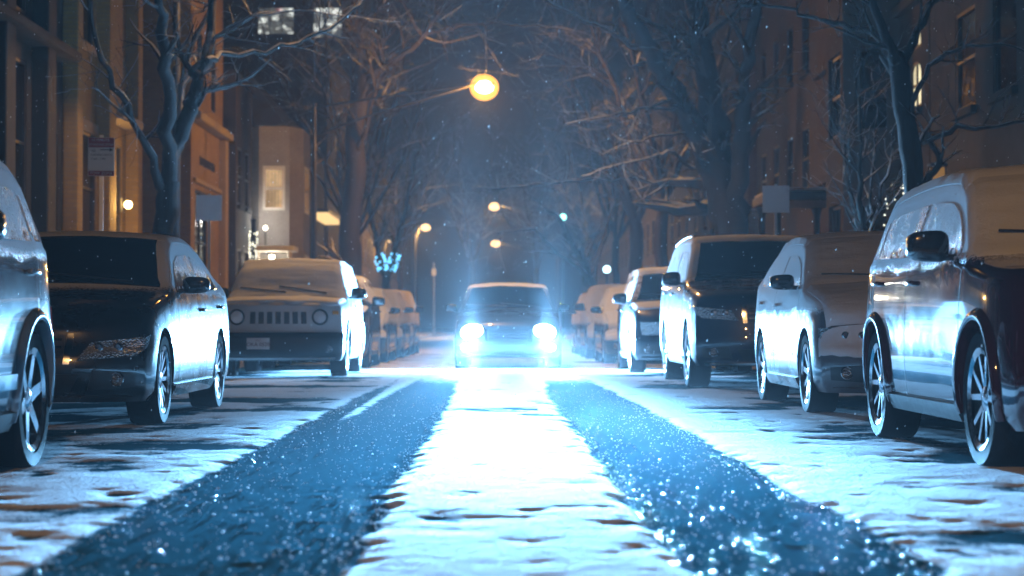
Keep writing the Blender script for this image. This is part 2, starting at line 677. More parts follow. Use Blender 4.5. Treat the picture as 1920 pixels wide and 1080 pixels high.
SHAPES = dict(
    sedan=dict(L=4.60, W=.89, z0=.19, tum=.34, r=.075, crown=.05, nF=.05, nR=.05, kF=.30, kR=.22, yf=.83, yr=3.60, R=.325, tw=.225, arch=1.13,
               top=[(0, .70), (.05, .745), (.3, .82), (.9, .93), (1.28, .985), (1.34, 1.0), (2.02, 1.375), (2.3, 1.43), (2.8, 1.445), (3.3, 1.39), (3.95, 1.11), (4.08, 1.075), (4.45, 1.04), (4.56, .99), (4.6, .92)],
               belt=[(0, .66), (.8, .80), (1.4, .91), (3.2, .96), (4.1, .99), (4.6, .88)],
               nose=[(.19, .10), (.3, .02), (.42, .0), (.52, .02), (.55, .05), (.70, .10), (.8, .12)],
               tail=[(.19, .12), (.32, .02), (.5, .0), (.7, .03), (.95, .08)]),
    jeep=dict(L=4.41, W=.88, z0=.24, tum=.22, r=.07, crown=.035, nF=.03, nR=.03, kF=.17, kR=.12, yf=.88, yr=3.52, R=.345, tw=.22, arch=1.16,
              top=[(0, .98), (.04, 1.015), (.2, 1.04), (.9, 1.08), (1.15, 1.10), (1.2, 1.12), (1.72, 1.55), (1.95, 1.625), (2.6, 1.645), (3.8, 1.62), (4.15, 1.56), (4.33, 1.15), (4.41, 1.0)],
              belt=[(0, .94), (.9, 1.02), (1.3, 1.07), (4.0, 1.12), (4.41, .98)],
              nose=[(.24, .10), (.36, .01), (.50, .0), (.60, .03), (.63, .07), (.8, .075), (1.0, .09)],
              tail=[(.24, .1), (.36, .01), (.6, .0), (.7, .06), (1.1, .08)]),
    crossover=dict(L=4.15, W=.91, z0=.21, tum=.32, r=.08, crown=.05, nF=.06, nR=.06, kF=.30, kR=.22, yf=.80, yr=3.40, R=.345, tw=.225, arch=1.14,
                   top=[(0, .82), (.06, .89), (.3, .98), (.85, 1.05), (1.02, 1.075), (1.08, 1.10), (1.72, 1.50), (2.0, 1.565), (2.6, 1.585), (3.4, 1.555), (3.72, 1.50), (3.98, 1.16), (4.1, 1.02), (4.15, .9)],
                   belt=[(0, .78), (.8, .95), (1.2, 1.02), (3.4, 1.08), (3.9, 1.09), (4.15, .86)],
                   nose=[(.21, .10), (.32, .02), (.45, .0), (.6, .03), (.8, .06), (.9, .10)],
                   tail=[(.21, .1), (.34, .01), (.55, .0), (.75, .05), (1.1, .09)]),
    big_suv=dict(L=4.95, W=.96, z0=.26, tum=.26, r=.08, crown=.045, nF=.05, nR=.04, kF=.25, kR=.16, yf=.90, yr=3.82, R=.375, tw=.25, arch=1.13,
                 top=[(0, .99), (.05, 1.05), (.3, 1.11), (1.0, 1.18), (1.24, 1.21), (1.3, 1.23), (2.0, 1.70), (2.3, 1.775), (3.0, 1.80), (4.2, 1.765), (4.55, 1.70), (4.83, 1.25), (4.95, 1.05)],
                 belt=[(0, .93), (.9, 1.08), (1.4, 1.16), (4.4, 1.24), (4.95, 1.02)],
                 nose=[(.26, .12), (.38, .03), (.52, .0), (.66, .02), (.9, .05), (1.05, .10)],
                 tail=[(.26, .1), (.4, .01), (.65, .0), (.8, .05), (1.2, .1)]),
)
SHAPES['hatch'] = dict(SHAPES['sedan'])
SHAPES['hatch'].update(L=4.30, yf=.86, yr=3.46,
                       top=[(0, .74), (.05, .79), (.3, .90), (.8, 1.0), (1.08, 1.05), (1.13, 1.065), (1.9, 1.43), (2.2, 1.485), (2.8, 1.50), (3.3, 1.45), (3.95, 1.17), (4.05, 1.13), (4.2, 1.09), (4.3, .95)],
                       belt=[(0, .70), (.8, .86), (1.3, .97), (3.2, 1.02), (3.9, 1.05), (4.3, .9)])


def make_car(kind, front_y, X, label, paint, group="cars parked along the kerbs", category="car", name="parked_car", frost=(.75, 1.2, .55), glass_cover=.7,
             rim=(5, False), detail=2, frost_snow=SNOW, coat=1.0, metal=.0, rough=.35, rz=0.0,
             hood_snow=None, roof_snow=(.02,), screen_snow=None, flare=False, plate=None, grille='bars', lamp='swept', chrome_lip=True,
             plate_off=0.0, rails=False, lit=False, glass_col=C(.012, .014, .018), screen_frost=None, moulding=False, fog=True, mirror_dy=0.0, spec=0.5, nose_snow=None):
    s = Shape(**SHAPES[kind])
    root = thing(name, label, category, (X, front_y, 0), rz, group)
    pm = frosted("paint", paint, rough, metal, coat, frost[0], frost[1], frost[2], frost_snow, spec=spec)
    gm = frosted("side_glass", glass_col, .06, 0, 0, .6, 1.25, glass_cover, frost_snow, grain=48)
    wm = gm if screen_frost is None else frosted("windscreen_glass", glass_col, .06, 0, 0, *screen_frost, grain=30, dirt=.08)
    trim = M['black']
    V, F = s.body_mesh()
    body = mesh_obj("body", V, F, pm, None)
    cut_arches(body, s)
    body.parent = root
    ctr = (0, s.L / 2, .5)
    fB, fT = s.fB, s.fT

    # windscreen and rear glass
    yc = next(p[0] for p in SHAPES[kind]['top'] if p[0] > .95 and p[1] > .97) if kind in ('sedan',) else None
    tops = SHAPES[kind]['top']
    slopes = [(tops[i + 1][1] - tops[i][1]) / (tops[i + 1][0] - tops[i][0]) for i in range(len(tops) - 1)]
    iw = max(range(2, len(slopes) - 3), key=lambda i: slopes[i] * (tops[i + 1][1] - tops[i][1]))
    y_cowl, y_head = tops[iw][0], tops[iw + 1][0] + .10
    ir = min(range(iw + 1, len(slopes) - 1), key=lambda i: slopes[i] if (tops[i][1] - tops[i + 1][1]) > .2 else 9)
    y_rt, y_rb = tops[ir][0], tops[ir + 1][0]
    patch("windscreen", lambda u, v: s.top(y_cowl + .05 + u * (y_head - y_cowl - .07), (v * 2 - 1) * (.80 - .0 * u)), 16, 12, wm, root, .004, .004, ctr)
    patch("rear_window", lambda u, v: s.top(y_rt + .08 + u * (y_rb - y_rt - .12), (v * 2 - 1) * .78), 10, 10, gm, root, .004, .004, ctr)
    # side windows, doors, handles
    y_b = y_cowl + (1.55 if kind == 'big_suv' else 1.42 if kind in ('jeep', 'crossover') else 1.45)
    y_end = (y_rt + (y_rb - y_rt) * (.62 if kind in ('sedan', 'hatch') else .30))

    def glass(ya, yb, sg):
        def fn(u, v):
            y = ya + u * (yb - ya)
            lo = fB(y) + .035
            hi = max(lo + .004, fT(y) - s.crown - s.r - .055)
            return s.side(y, lo + v * (hi - lo), sg)
        return fn
    for sg in (-1, 1):
        segs = [(y_cowl + .28, y_b - .03), (y_b + .05, min(y_end, y_b + 1.0 if kind not in ('sedan', 'hatch') else y_end))]
        if kind not in ('sedan', 'hatch'): segs.append((y_b + 1.08, y_end))
        for ya, yb in segs:
            if yb - ya > .12:
                patch("side_window", glass(ya, yb, sg), 16, 6, gm, root, .004, .004, ctr)
        if detail >= 1:
            # shut lines of the doors as narrow dark seams, one seam part per side
            for ys in (y_cowl + .10, y_b + .0, y_b + .98):
                mb = MB()
                pts = []
                for k in range(13):
                    z = s.z0 + .10 + k / 12 * (fB(ys) - s.z0 - .08)
                    yy = ys
                    if ys > y_b + .5 and (z - s.R) ** 2 + (yy - s.yr) ** 2 < (s.R * s.arch + .03) ** 2:
                        yy = s.yr - math.sqrt(max(0, (s.R * s.arch + .03) ** 2 - (z - s.R) ** 2))
                    p = s.side(yy, z, sg)
                    pts.append(p)
                for k in range(12):
                    a, b = pts[k], pts[k + 1]
                    e = sg * .0015
                    mb.add([(a[0] + e, a[1] - .004, a[2]), (a[0] + e, a[1] + .004, a[2]), (b[0] + e, b[1] + .004, b[2]), (b[0] + e, b[1] - .004, b[2])],
                           [(0, 1, 2, 3) if sg > 0 else (3, 2, 1, 0)])
                mb.build("door_seam", M['seam'], root, smooth=False)
            for yh in (y_b - .16, y_b + .84):
                z = fB(yh) - .115
                p = s.side(yh, z, sg)
                MB().box((p[0] + sg * .018, p[1], p[2]), (.022, .19, .028), bev=.009).box((p[0] + sg * .004, p[1] - .075, p[2]), (.03, .02, .02)).box((p[0] + sg * .004, p[1] + .075, p[2]), (.03, .02, .02)).build("door_handle", pm, root)
        mz = fB(y_cowl + .42) + .085
        ym = y_cowl + .40 + mirror_dy
        mo = mirror_shell(s, ym, mz, sg, sx=.20 if kind in ('sedan', 'hatch') else .22, sz=.14 if kind in ('sedan', 'hatch') else .18).build("mirror", M['gloss_black'] if detail >= 1 else trim, root)
        if detail >= 2:
            xm = s.X(ym, mz)
            MB().box((sg * (xm + .155), ym + .066, mz), (.14, .006, .10), bev=.002).build("mirror_glass", M['chrome'], mo)
        # sills
        patch("sill", lambda u, v: s.side(s.yf + s.R * s.arch + .03 + u * (s.yr - s.yf - 2 * s.R * s.arch - .06), s.z0 + .012 + v * .085, sg), 16, 3,
              trim if kind in ('jeep', 'crossover', 'big_suv') else pm, root, .022, .004, ctr)
        if moulding:
            patch("side_moulding", lambda u, v: s.side(s.yf + s.R * s.arch + .05 + u * (s.yr - s.yf - 2 * s.R * s.arch - .1), s.z0 + .20 + v * .07, sg), 16, 3, M['chrome'], root, .016, .004, ctr)
        if flare or kind in ('jeep',):
            for yw in (s.yf, s.yr):
                R0, R1 = s.R * s.arch - .006, s.R * s.arch + .055

                def fl(u, v, yw=yw):
                    a = RAD(-12) + u * RAD(204)
                    r = R0 + v * (R1 - R0)
                    y, z = yw + r * math.cos(a), max(s.R + r * math.sin(a), s.z0)
                    return s.side(min(max(y, 0.0), s.L), z, sg)
                patch("fender_flare", fl, 30, 4, pm if flare == 'paint' else trim, root, lambda u, v: .03 * math.sin(math.pi * min(1, .25 + v * .75)), .02, (0, s.L / 2, .2))
        for yw in (s.yf, s.yr):
            wheel(root, s, sg * (s.W - s.tw / 2 - .012), yw, sg, rim, M['chrome'] if detail >= 2 else M['steel'])

    # nose
    zh = fT(0.0)
    zt0 = zh - s.crown - s.rr(0)
    fr = s.front

    def quad(p):
        (x0, z0), (x1, z1), (x2, z2), (x3, z3) = p       # inner-low, outer-low, outer-high, inner-high
        def fn(u, v):
            lx, lz = x0 + (x1 - x0) * u, z0 + (z1 - z0) * u
            hx, hz = x3 + (x2 - x3) * u, z3 + (z2 - z3) * u
            return lx + (hx - lx) * v, lz + (hz - lz) * v
        return fn

    def fpatch(nm, p, mat, nu=10, nv=6, off=.006, par=None, mirror=True, depth=.004):
        r = []
        for sg in ((-1, 1) if mirror else (1,)):
            q = quad(p)
            r.append(patch(nm, lambda u, v: fr(sg * q(u, v)[0], q(u, v)[1]), nu, nv, mat, par or root, off, depth, (0, 1.6, zh * .6)))
        return r

    lampmat = M['lamp_glass'] if not lit else M['headlight']
    if lamp == 'round':
        zc = zh - .155
        for sg in (-1, 1):
            cx = .66
            p = Vector(fr(sg * cx, zc))
            ring = MB().lathe([(.085, -.02), (.098, -.03), (.108, -.02), (.110, .03)], 'Y', 32, (p.x, p.y - .004, p.z)).build("headlight", trim, root)
            MB().lathe([(0, -.034), (.05, -.03), (.080, -.016), (.086, .01)], 'Y', 32, (p.x, p.y - .006, p.z)).build("lens", M['snow_car'], ring)
        for k in range(-3, 4):
            z0, z1 = zh - .245, zh - .085
            c = k * .135
            def fs(u, v, c=c): return fr(c - .042 + .084 * u, z0 + v * (z1 - z0))
            patch("grille_slot", fs, 4, 5, trim, root, .003, .004, (0, 1.6, zh * .6))
        patch("bumper_cladding", lambda u, v: fr(-1.28 + 2.56 * u, s.z0 + .012 + v * .36), 30, 8, trim, root, .012, .004, (0, 1.6, zh * .6))
        fpatch("turn_signal", [(.86, zh - .12), (.95, zh - .12), (.95, zh - .07), (.86, zh - .07)], M['amber'], off=.008)
    else:
        if lamp == 'swept':
            lo, hi = zh - .175, zh - .045
            hp = [(.46, lo + .02), (1.02, lo + .035), (1.13, hi - .005), (.56, hi - .025)]
        elif lamp == 'angry':
            lo, hi = zh - .23, zh - .06
            hp = [(.50, lo), (.93, lo + .03), (1.16, hi), (.60, hi - .05)]
        else:
            lo, hi = zh - .25, zh - .06
            hp = [(.52, lo), (.88, lo), (.93, hi), (.55, hi)]
        if lit:
            for sg in (-1, 1):
                p = Vector(fr(sg * .68, .60))
                h = MB().ball((p.x, p.y + .02, p.z), .105, (1.95, .8, 1.25), 3).build("headlight", M['headlight'], root)  # ball made larger than a lamp to imitate its glare
                p = Vector(fr(sg * .80, .36))
                MB().ball((p.x, p.y + .01, p.z), .06, (1.5, .7, 1.0), 3).build("fog_or_flare_lamp", M['headlight'], root)  # low glowing balls added to widen the headlight flare
        else:
            hs = fpatch("headlight", hp, lampmat, 14, 8, .012)
            if detail >= 2:
                for h, sg in zip(hs, (-1, 1)):
                    for fx in (.66, .80):
                        p = Vector(fr(sg * fx, (lo + hi) / 2))
                        MB().lathe([(0, -.022), (.025, -.02), (.036, -.008), (.038, .01)], 'Y', 20, (p.x, p.y - .006, p.z)).build("lamp_bowl", M['chrome'], h)
        gz0, gz1 = zh - .25, zh - .055
        gw = .40
        if grille == 'bars':
            g = patch("grille", lambda u, v: fr(-gw + .0 + 2 * gw * u, gz0 + v * (gz1 - gz0)), 12, 6, trim, root, .004, .004, (0, 1.6, zh * .6))
            for k in range(3):
                z = gz0 + .04 + k * .055
                patch("grille_bar", lambda u, v: fr(-(gw - .02) + 2 * (gw - .02) * u, z + v * .016), 12, 2, M['chrome'], g, .018, .004, (0, 1.6, zh * .6))
            for sg in (-1, 1):
                patch("grille_trim", lambda u, v: fr(sg * (gw - .005 + .05 * v + .03 * u), gz0 - .005 + u * (gz1 - gz0 + .01)), 8, 2, M['chrome'], g, .014, .004, (0, 1.6, zh * .6))
            if detail >= 2 and kind in ('sedan', 'big_suv'):
                p = Vector(fr(0, (gz0 + gz1) / 2))
                mb = MB().lathe([(.072, -.012), (.08, -.016), (.086, -.012), (.086, .01)], 'Y', 32, (p.x, p.y - .02, p.z))
                for k in range(3):
                    a = math.pi / 2 + k * 2 * math.pi / 3
                    mb.tube([(p.x, p.y - .028, p.z), (p.x + math.cos(a) * .078, p.y - .028, p.z + math.sin(a) * .078)], [.011, .004], 6)
                mb.build("emblem", M['chrome'], g)
        else:
            patch("grille", lambda u, v: fr(-.3 + .6 * u, zh - .20 + v * .09), 10, 4, trim, root, .004, .004, (0, 1.6, zh * .6))
    # bumper openings, fogs, lip
    if lamp != 'round': fpatch("air_intake", [(.0, s.z0 + .07), (.45, s.z0 + .07), (.52, s.z0 + .19), (.0, s.z0 + .19)], trim, 8, 4, .003)
    if lamp != 'round': fpatch("side_intake", [(.58, s.z0 + .08), (.93, s.z0 + .10), (.93, s.z0 + .20), (.62, s.z0 + .22)], trim, 8, 4, .003)
    if fog:
        for sg in (-1, 1):
            p = Vector(fr(sg * .80, s.z0 + .155)) - Vector((0, .008, 0))
            f = MB().lathe([(.034, -.004), (.044, -.014), (.05, -.008), (.052, .02)], 'Y', 24, (p.x, p.y - .004, p.z)).build("fog_or_flare_lamp", M['chrome'], root)
            MB().lathe([(0, -.012), (.03, -.008), (.036, .004)], 'Y', 20, (p.x, p.y - .004, p.z)).build("lens", M['lamp_glass'], f)
    if chrome_lip:
        patch("bumper_lip", lambda u, v: fr(-.92 + 1.84 * u, s.z0 + .025 + v * .022), 24, 2, pm if chrome_lip != 'chrome' else M['chrome'], root, .018, .004, (0, 1.6, zh * .6))
    # plate
    if plate:
        pz = s.z0 + .26 if kind != 'jeep' else .47
        p = Vector(fr(plate_off, pz))
        e = MB().box((p.x, p.y - .024, pz), (.305, .012, .152), bev=.004).build("number_plate", M['plate'], root)
        text_mesh("lettering", plate, .07, M['plate_ink'], (p.x, p.y - .0325, pz - .012), e)
        text_mesh("lettering", "Illinois", .026, M['plate_ink'], (p.x, p.y - .0325, pz + .046), e)
    # wipers
    if detail >= 1:
        for xo in (-.02, .5):
            mb = MB()
            pts = []
            for k in range(7):
                t = k / 6
                aa = (xo - .62 * t) / .8
                q = Vector(s.top(y_cowl + .07 + .10 * t, max(-.8, min(.8, aa)) * .95))
                pts.append(q + Vector((0, -.02, .018)))
            mb.tube(pts, [.012] + [.008] * 6, 6).build("wiper", trim, root)
    # lower rear, tail lamps
    for sg in (-1, 1):
        zr = s.fT(s.L) - .1
        patch("tail_lamp", lambda u, v: s.back(sg * (.62 + .5 * u), zr - .13 + .13 * v), 8, 4, M['tail'], root, .008, .004, (0, s.L - 1.6, .6))
    if rails:
        for sg in (-1, 1):
            pts = [Vector(s.top(y_head + .25 + (y_rt - y_head - .25) * k / 10, sg * .88)) + Vector((0, 0, .05 if 0 < k < 10 else .0)) for k in range(11)]
            MB().tube(pts, .017, 8).build("roof_rail", M['steel'], root)
    # lying snow
    if hood_snow: snow_on_top(root, s, hood_snow[1], y_cowl - .03, hood_snow[0], "hood_snow", seed=front_y, ragged=0.0 if nose_snow else .12)
    if nose_snow:
        def nose_off(u, v):
            e = min(1, (1 - abs(2 * u - 1)) / .08, v / .12)
            return .004 + nose_snow * max(0, e) ** .6 * (1 + .5 * nzf(u * 8, v * 4, front_y))
        def nose_fn(u, v):
            q = -1.10 + 2.20 * u
            tt = min(1.0, max(0.0, (abs(q) - .85) / .15))
            zt = zh - s.crown * min(1, q * q) - s.rr(0) * (1 - math.sqrt(max(0, 1 - tt * tt))) - .006
            zl = s.z0 + .28 + .06 * nzf(u * 6, front_y) + .03 * nzf(u * 19, front_y)
            return fr(q, zl + v * (zt - zl))
        patch("nose_snow", nose_fn, 36, 18, M['snow_car'], root, nose_off, .004, (0, 1.6, zh * .6))
    if screen_snow: snow_on_top(root, s, y_cowl - .02, y_head + .05, screen_snow, "windscreen_snow", .90, seed=front_y + 4, ragged=.03)
    if roof_snow: snow_on_top(root, s, y_head - .03, y_rt + .08, roof_snow[0], "roof_snow", .97, seed=front_y + 9, ragged=.06)
    return root, s


M['tail'] = plain("tail_lens", C(.25, .008, .01), .2, coat=.6)


def text_mesh(name, body, size, mat, loc, parent=None, rz=0.0, align='CENTER', depth=.0008):
    cu = bpy.data.curves.new(name, 'FONT')
    cu.body = body
    cu.size = size
    cu.align_x = align
    cu.align_y = 'CENTER'
    cu.extrude = depth
    tmp = bpy.data.objects.new(name, cu)
    COL.objects.link(tmp)
    dg = bpy.context.evaluated_depsgraph_get()
    dg.update()
    me = bpy.data.meshes.new_from_object(tmp.evaluated_get(dg))
    bpy.data.objects.remove(tmp)
    bpy.data.curves.remove(cu)
    me.transform(Matrix.Translation(loc) @ Matrix.Rotation(rz, 4, 'Z') @ Matrix.Rotation(RAD(90), 4, 'X'))
    me.materials.clear()
    me.materials.append(mat)
    o = bpy.data.objects.new(name, me)
    COL.objects.link(o)
    if parent: o.parent = parent
    return o

# ------------------------------------------------------------------ ground, road, haze
def ground_plain(name, col, scale):
    return plain(name, col, .9, nscale=scale, namp=.2, bump=.4, bscale=12)


mb = MB(); mb.add([(-600, -60, -.16), (600, -60, -.16), (600, 900, -.16), (-600, 900, -.16)], [(0, 1, 2, 3)])
tag(mb.build("ground", M['snow'], smooth=False), kind='structure')
for sg in (-1, 1):
    mb = MB(); mb.box((sg * 7.6, 100, -.02), (6.4, 320, .30))
    o = tag(mb.build("pavement", M['snow'], smooth=False), kind='structure')
    mb = MB(); mb.box((sg * 4.33, 100, -.015), (.14, 320, .28), bev=.015)
    tag(mb.build("kerb", plain("kerb_stone", C(.3, .3, .3), .8), smooth=False), kind='structure')


def road_material():
    k = NT("snowy_road")
    p = k.pos()
    X, Y, _ = k.sep(p)
    vc = k.n("ShaderNodeVertexColor", layer_name="wear_and_glare")
    bare = k.sep(vc.outputs["Color"])[0]          # how far the snow is worn off, cut by ruts and tracks; far off whitened for glare
    pn = k.scale(p, (1.0, .35, 1.0))
    patchy = k.noise(k.scale(p, (.9, .35, 1)), 2.2, 5, 0.62)
    fine = k.noise(p, 55, 4, 0.7)
    mid = k.noise(pn, 14, 4, 0.65)
    crumb = k.voro(p, 42.0)
    w = k.math('ADD', bare, k.math('MULTIPLY', k.math('SUBTRACT', mid, .5), .42))
    w = k.math('ADD', w, k.math('MULTIPLY', k.math('SUBTRACT', fine, .5), .6))
    w = k.ramp(w, .30, .52)
    asphalt_sheen = k.mix(fine, C(.008, .042, .060), C(.022, .085, .115))  # blue headlight sheen of the wet film is put into this base colour
    snowc = k.mix(mid, C(.58, .60, .64), C(.80, .82, .86))
    k.bs(Base_Color=k.mix(w, snowc, asphalt_sheen),
         Roughness=k.mixf(w, .8, k.ramp(mid, .3, .7, .5, .65)))
    k.b.inputs["Specular IOR Level"].default_value = 0.0
    h = k.math('ADD', k.math('MULTIPLY', fine, .5), k.math('MULTIPLY', mid, .8))
    h = k.math('ADD', h, k.math('MULTIPLY', crumb, .5))
    k.bump(h, k.mixf(w, .75, .10), .03)
    return k.m


def fbm(x, y, sx, sy, oct=4, seed=0.0):
    v, a, t = 0.0, 1.0, 0.0
    for o in range(oct):
        v += a * noise.noise(Vector((x * sx + seed, y * sy + seed * 1.7, o * 3.3 + seed)))
        t += a
        a *= .55; sx *= 2.05; sy *= 2.05
    return v / t


def build_road():
    ys = [-30.0, -12.0, 0.0, 3.0]
    y = 3.8
    while y < 60:
        ys.append(y)
        y += .028 + max(0, y - 5) * .0065
    ys += [64, 70, 80, 95, 120, 160, 210, 260]
    xs = list(np.arange(-4.26, -2.6, .12)) + list(np.arange(-2.6, 2.6, .026)) + list(np.arange(2.6, 4.27, .12))
    nx, ny = len(xs), len(ys)
    V = np.zeros((ny, nx, 3))
    wear_and_glare = np.zeros((ny, nx))
    for j, yy in enumerate(ys):
        nearf = 1.0 if 3 < yy < 62 else 0.0
        e1 = .05 * noise.noise(Vector((yy * .7, 1.3, 0))) + .03 * noise.noise(Vector((yy * 3, 7.3, 0)))
        e2 = .05 * noise.noise(Vector((yy * .8, 11.3, 0))) + .03 * noise.noise(Vector((yy * 3, 17.3, 0)))
        for i, xx in enumerate(xs):
            jag = .03 * noise.noise(Vector((xx * 6, yy * 6, 2.0))) if nearf else 0
            def band(a, b, s=.14):
                return min(max((xx + jag - a) / s + .5, 0), 1) * min(max((b - xx - jag) / s + .5, 0), 1)
            t = max(band(-1.33 + e1, -.43 + e2), band(.53 + e1, 1.24 + e2))
            # a strip of snow left between two passes in the left track, further up the street
            if yy > 11:
                t *= 1 - .8 * band(-1.20, -1.06) * min(1, (yy - 11) / 5)
            if yy > 14: t *= 1 - .7 * min(1, max(0, (yy - 17) / 10))  # tracks whitened up the street to imitate headlight glare washing them out
            z = 0.0
            w = t
            if nearf:
                big = fbm(xx, yy, .9, .45, 3, 4.0)
                rough = fbm(xx, yy, 3.6, 2.6, 4, 9.0)
                fine = noise.noise(Vector((xx * 17, yy * 17, 4)))
                chunk = max(0, noise.noise(Vector((xx * 9, yy * 9, 8))) - .30)
                fade = 1.0 if yy < 25 else max(.25, 1 - (yy - 25) / 40)
                edge = abs(xx) / 2.6
                snowz = .022 + .0022 * big + .0009 * rough + .0017 * fine
                trackz = .004 + .0012 * rough + .0006 * fine + .006 * chunk * t
                z = (snowz * (1 - t) + trackz * t) * fade
                # places scuffed thin by boots and doors
                scuff = max(0, fbm(xx, yy, .8, .75, 4, 31.0) + .16 * max(0, abs(xx) - 1.2) - .11 + (.06 if yy < 7.5 else 0)) * 2.2
                pit = max(0, -rough - (.26 if abs(xx) < .5 and yy > 7.5 else .16)) * 1.7
                seamj = .12 * noise.noise(Vector((xx * 2.2, 3.0, 9.0)))
                if -2.0 < xx < .35 and 15.75 + seamj < yy < 16.5 + seamj * 1.5: scuff += .42 + rough
                w = max(t, min(.60, scuff * .9 + pit))
                z -= .012 * min(1, w) * (1 - t)
            # the road is crowned where a patch was laid across it
            V[j, i] = (xx, yy, z)
            wear_and_glare[j, i] = w
    me = bpy.data.meshes.new("road")
    faces = []
    for j in range(ny - 1):
        b = j * nx
        for i in range(nx - 1):
            faces.append((b + i, b + i + 1, b + nx + i + 1, b + nx + i))
    me.from_pydata(V.reshape(-1, 3).tolist(), [], faces)
    ca = me.color_attributes.new("wear_and_glare", 'FLOAT_COLOR', 'POINT')
    col = np.ones((nx * ny, 4), np.float32)
    col[:, 0] = col[:, 1] = col[:, 2] = wear_and_glare.reshape(-1)
    ca.data.foreach_set("color", col.reshape(-1))
    me.polygons.foreach_set("use_smooth", [True] * len(me.polygons))
    me.materials.append(road_material())
    o = bpy.data.objects.new("road", me)
    COL.objects.link(o)
    tag(o, kind='structure')


build_road()

HAZE_DENSITY = 0.00095


def haze():
    mb = MB(); mb.box((0, 150, 14), (160, 400, 30.6))
    k = NT("haze")
    k.t.nodes.remove(k.b)
    v = k.n("ShaderNodeVolumePrincipled")
    v.inputs["Color"].default_value = C(.86, .88, .95)
    v.inputs["Density"].default_value = HAZE_DENSITY
    v.inputs["Anisotropy"].default_value = 0.30
    k.t.links.new(v.outputs[0], k.out.inputs["Volume"])
    k.m.cycles.homogeneous_volume = True if hasattr(k.m.cycles, "homogeneous_volume") else True
    tag(mb.build("haze", k.m, smooth=False), kind='stuff')


haze()

# ------------------------------------------------------------------ headlights of the coming car
M['headlight'] = glow("lit_headlight", C(.62, .86, 1.0), 80.0)
BEAM_COL = (.21, .57, 1.0)
COMING_X, COMING_Y = 0.20, 32.0
BEAM_HIGH, BEAM_LOW = 11000.0, 380000.0


def headlight_beam(x, y, z):
    """beam shaped by hand: modest at eye height, much more on the road, dimmed towards parked cars"""
    ld = bpy.data.lights.new("headlight_beam", 'SPOT')
    ld.energy = 4 * math.pi * 10000
    ld.color = BEAM_COL
    ld.spot_size = RAD(150)
    ld.spot_blend = .3
    ld.shadow_soft_size = .07
    ld.use_nodes = True
    t = ld.node_tree
    em = t.nodes["Emission"]
    geo = t.nodes.new("ShaderNodeNewGeometry")
    sep = t.nodes.new("ShaderNodeSeparateXYZ")
    inv = t.nodes.new("ShaderNodeVectorMath"); inv.operation = 'SCALE'
    inv.inputs["Scale"].default_value = 1.0
    t.links.new(geo.outputs["Incoming"], inv.inputs[0])
    t.links.new(inv.outputs[0], sep.inputs[0])

    def mth(op, a, b=0.0):
        n = t.nodes.new("ShaderNodeMath"); n.operation = op
        for s, v in zip(n.inputs, (a, b)):
            if isinstance(v, bpy.types.NodeSocket): t.links.new(v, s)
            else: s.default_value = v
        return n.outputs[0]
    dn = t.nodes.new("ShaderNodeMapRange"); dn.interpolation_type = 'SMOOTHSTEP'
    t.links.new(sep.outputs[2], dn.inputs[0])
    dn.inputs["From Min"].default_value = math.sin(RAD(1.15)) * -1
    dn.inputs["From Max"].default_value = math.sin(RAD(1.58)) * -1
    dn.inputs["To Min"].default_value = 0
    dn.inputs["To Max"].default_value = 1
    depth = mth('MAXIMUM', mth('MULTIPLY', sep.outputs[2], -1.0), .001)
    near = mth('POWER', mth('MINIMUM', mth('DIVIDE', math.sin(RAD(1.4)), depth), 1.0), 3.3)
    up = t.nodes.new("ShaderNodeMapRange"); up.interpolation_type = 'SMOOTHSTEP'
    t.links.new(sep.outputs[2], up.inputs[0])
    up.inputs["From Min"].default_value = math.sin(RAD(1))
    up.inputs["From Max"].default_value = math.sin(RAD(22))
    up.inputs["To Min"].default_value = 1
    up.inputs["To Max"].default_value = .07
    # width: falls sideways; a notch dims parked car sides, wide angles feed the halo
    hx = mth('MULTIPLY', sep.outputs[0], sep.outputs[0])
    lat = mth('POWER', 2.718, mth('MULTIPLY', hx, -400.0))
    lat = mth('ADD', mth('MULTIPLY', lat, .985), .015)
    hot = mth('POWER', 2.718, mth('MULTIPLY', hx, -260.0))
    nt = t.nodes.new("ShaderNodeMapRange"); nt.interpolation_type = 'SMOOTHSTEP'
    t.links.new(hx, nt.inputs[0])
    nt.inputs["From Min"].default_value = .045
    nt.inputs["From Max"].default_value = .75
    nt.inputs["To Min"].default_value = .036
    nt.inputs["To Max"].default_value = 1.0
    hot = mth('MAXIMUM', hot, nt.outputs[0])
    low = mth('MULTIPLY', mth('MULTIPLY', dn.outputs[0], near), BEAM_LOW)
    wide = mth('ADD', mth('MULTIPLY', mth('POWER', 2.718, mth('MULTIPLY', hx, -3.5)), .97), .03)
    high = mth('MULTIPLY', mth('MULTIPLY', mth('MULTIPLY', up.outputs[0], BEAM_HIGH), hot), wide)
    low = mth('MULTIPLY', low, lat)
    tot = mth('ADD', high, low)
    t.links.new(mth('MULTIPLY', tot, 1e-4), em.inputs["Strength"])
    o = bpy.data.objects.new("headlight_beam", ld)
    COL.objects.link(o)
    o.location = (x, y, z)
    o.rotation_euler = (RAD(90), 0, RAD(180))
    return o


for sx in (-.58, .58):
    headlight_beam(COMING_X + sx, COMING_Y - .14, .60)

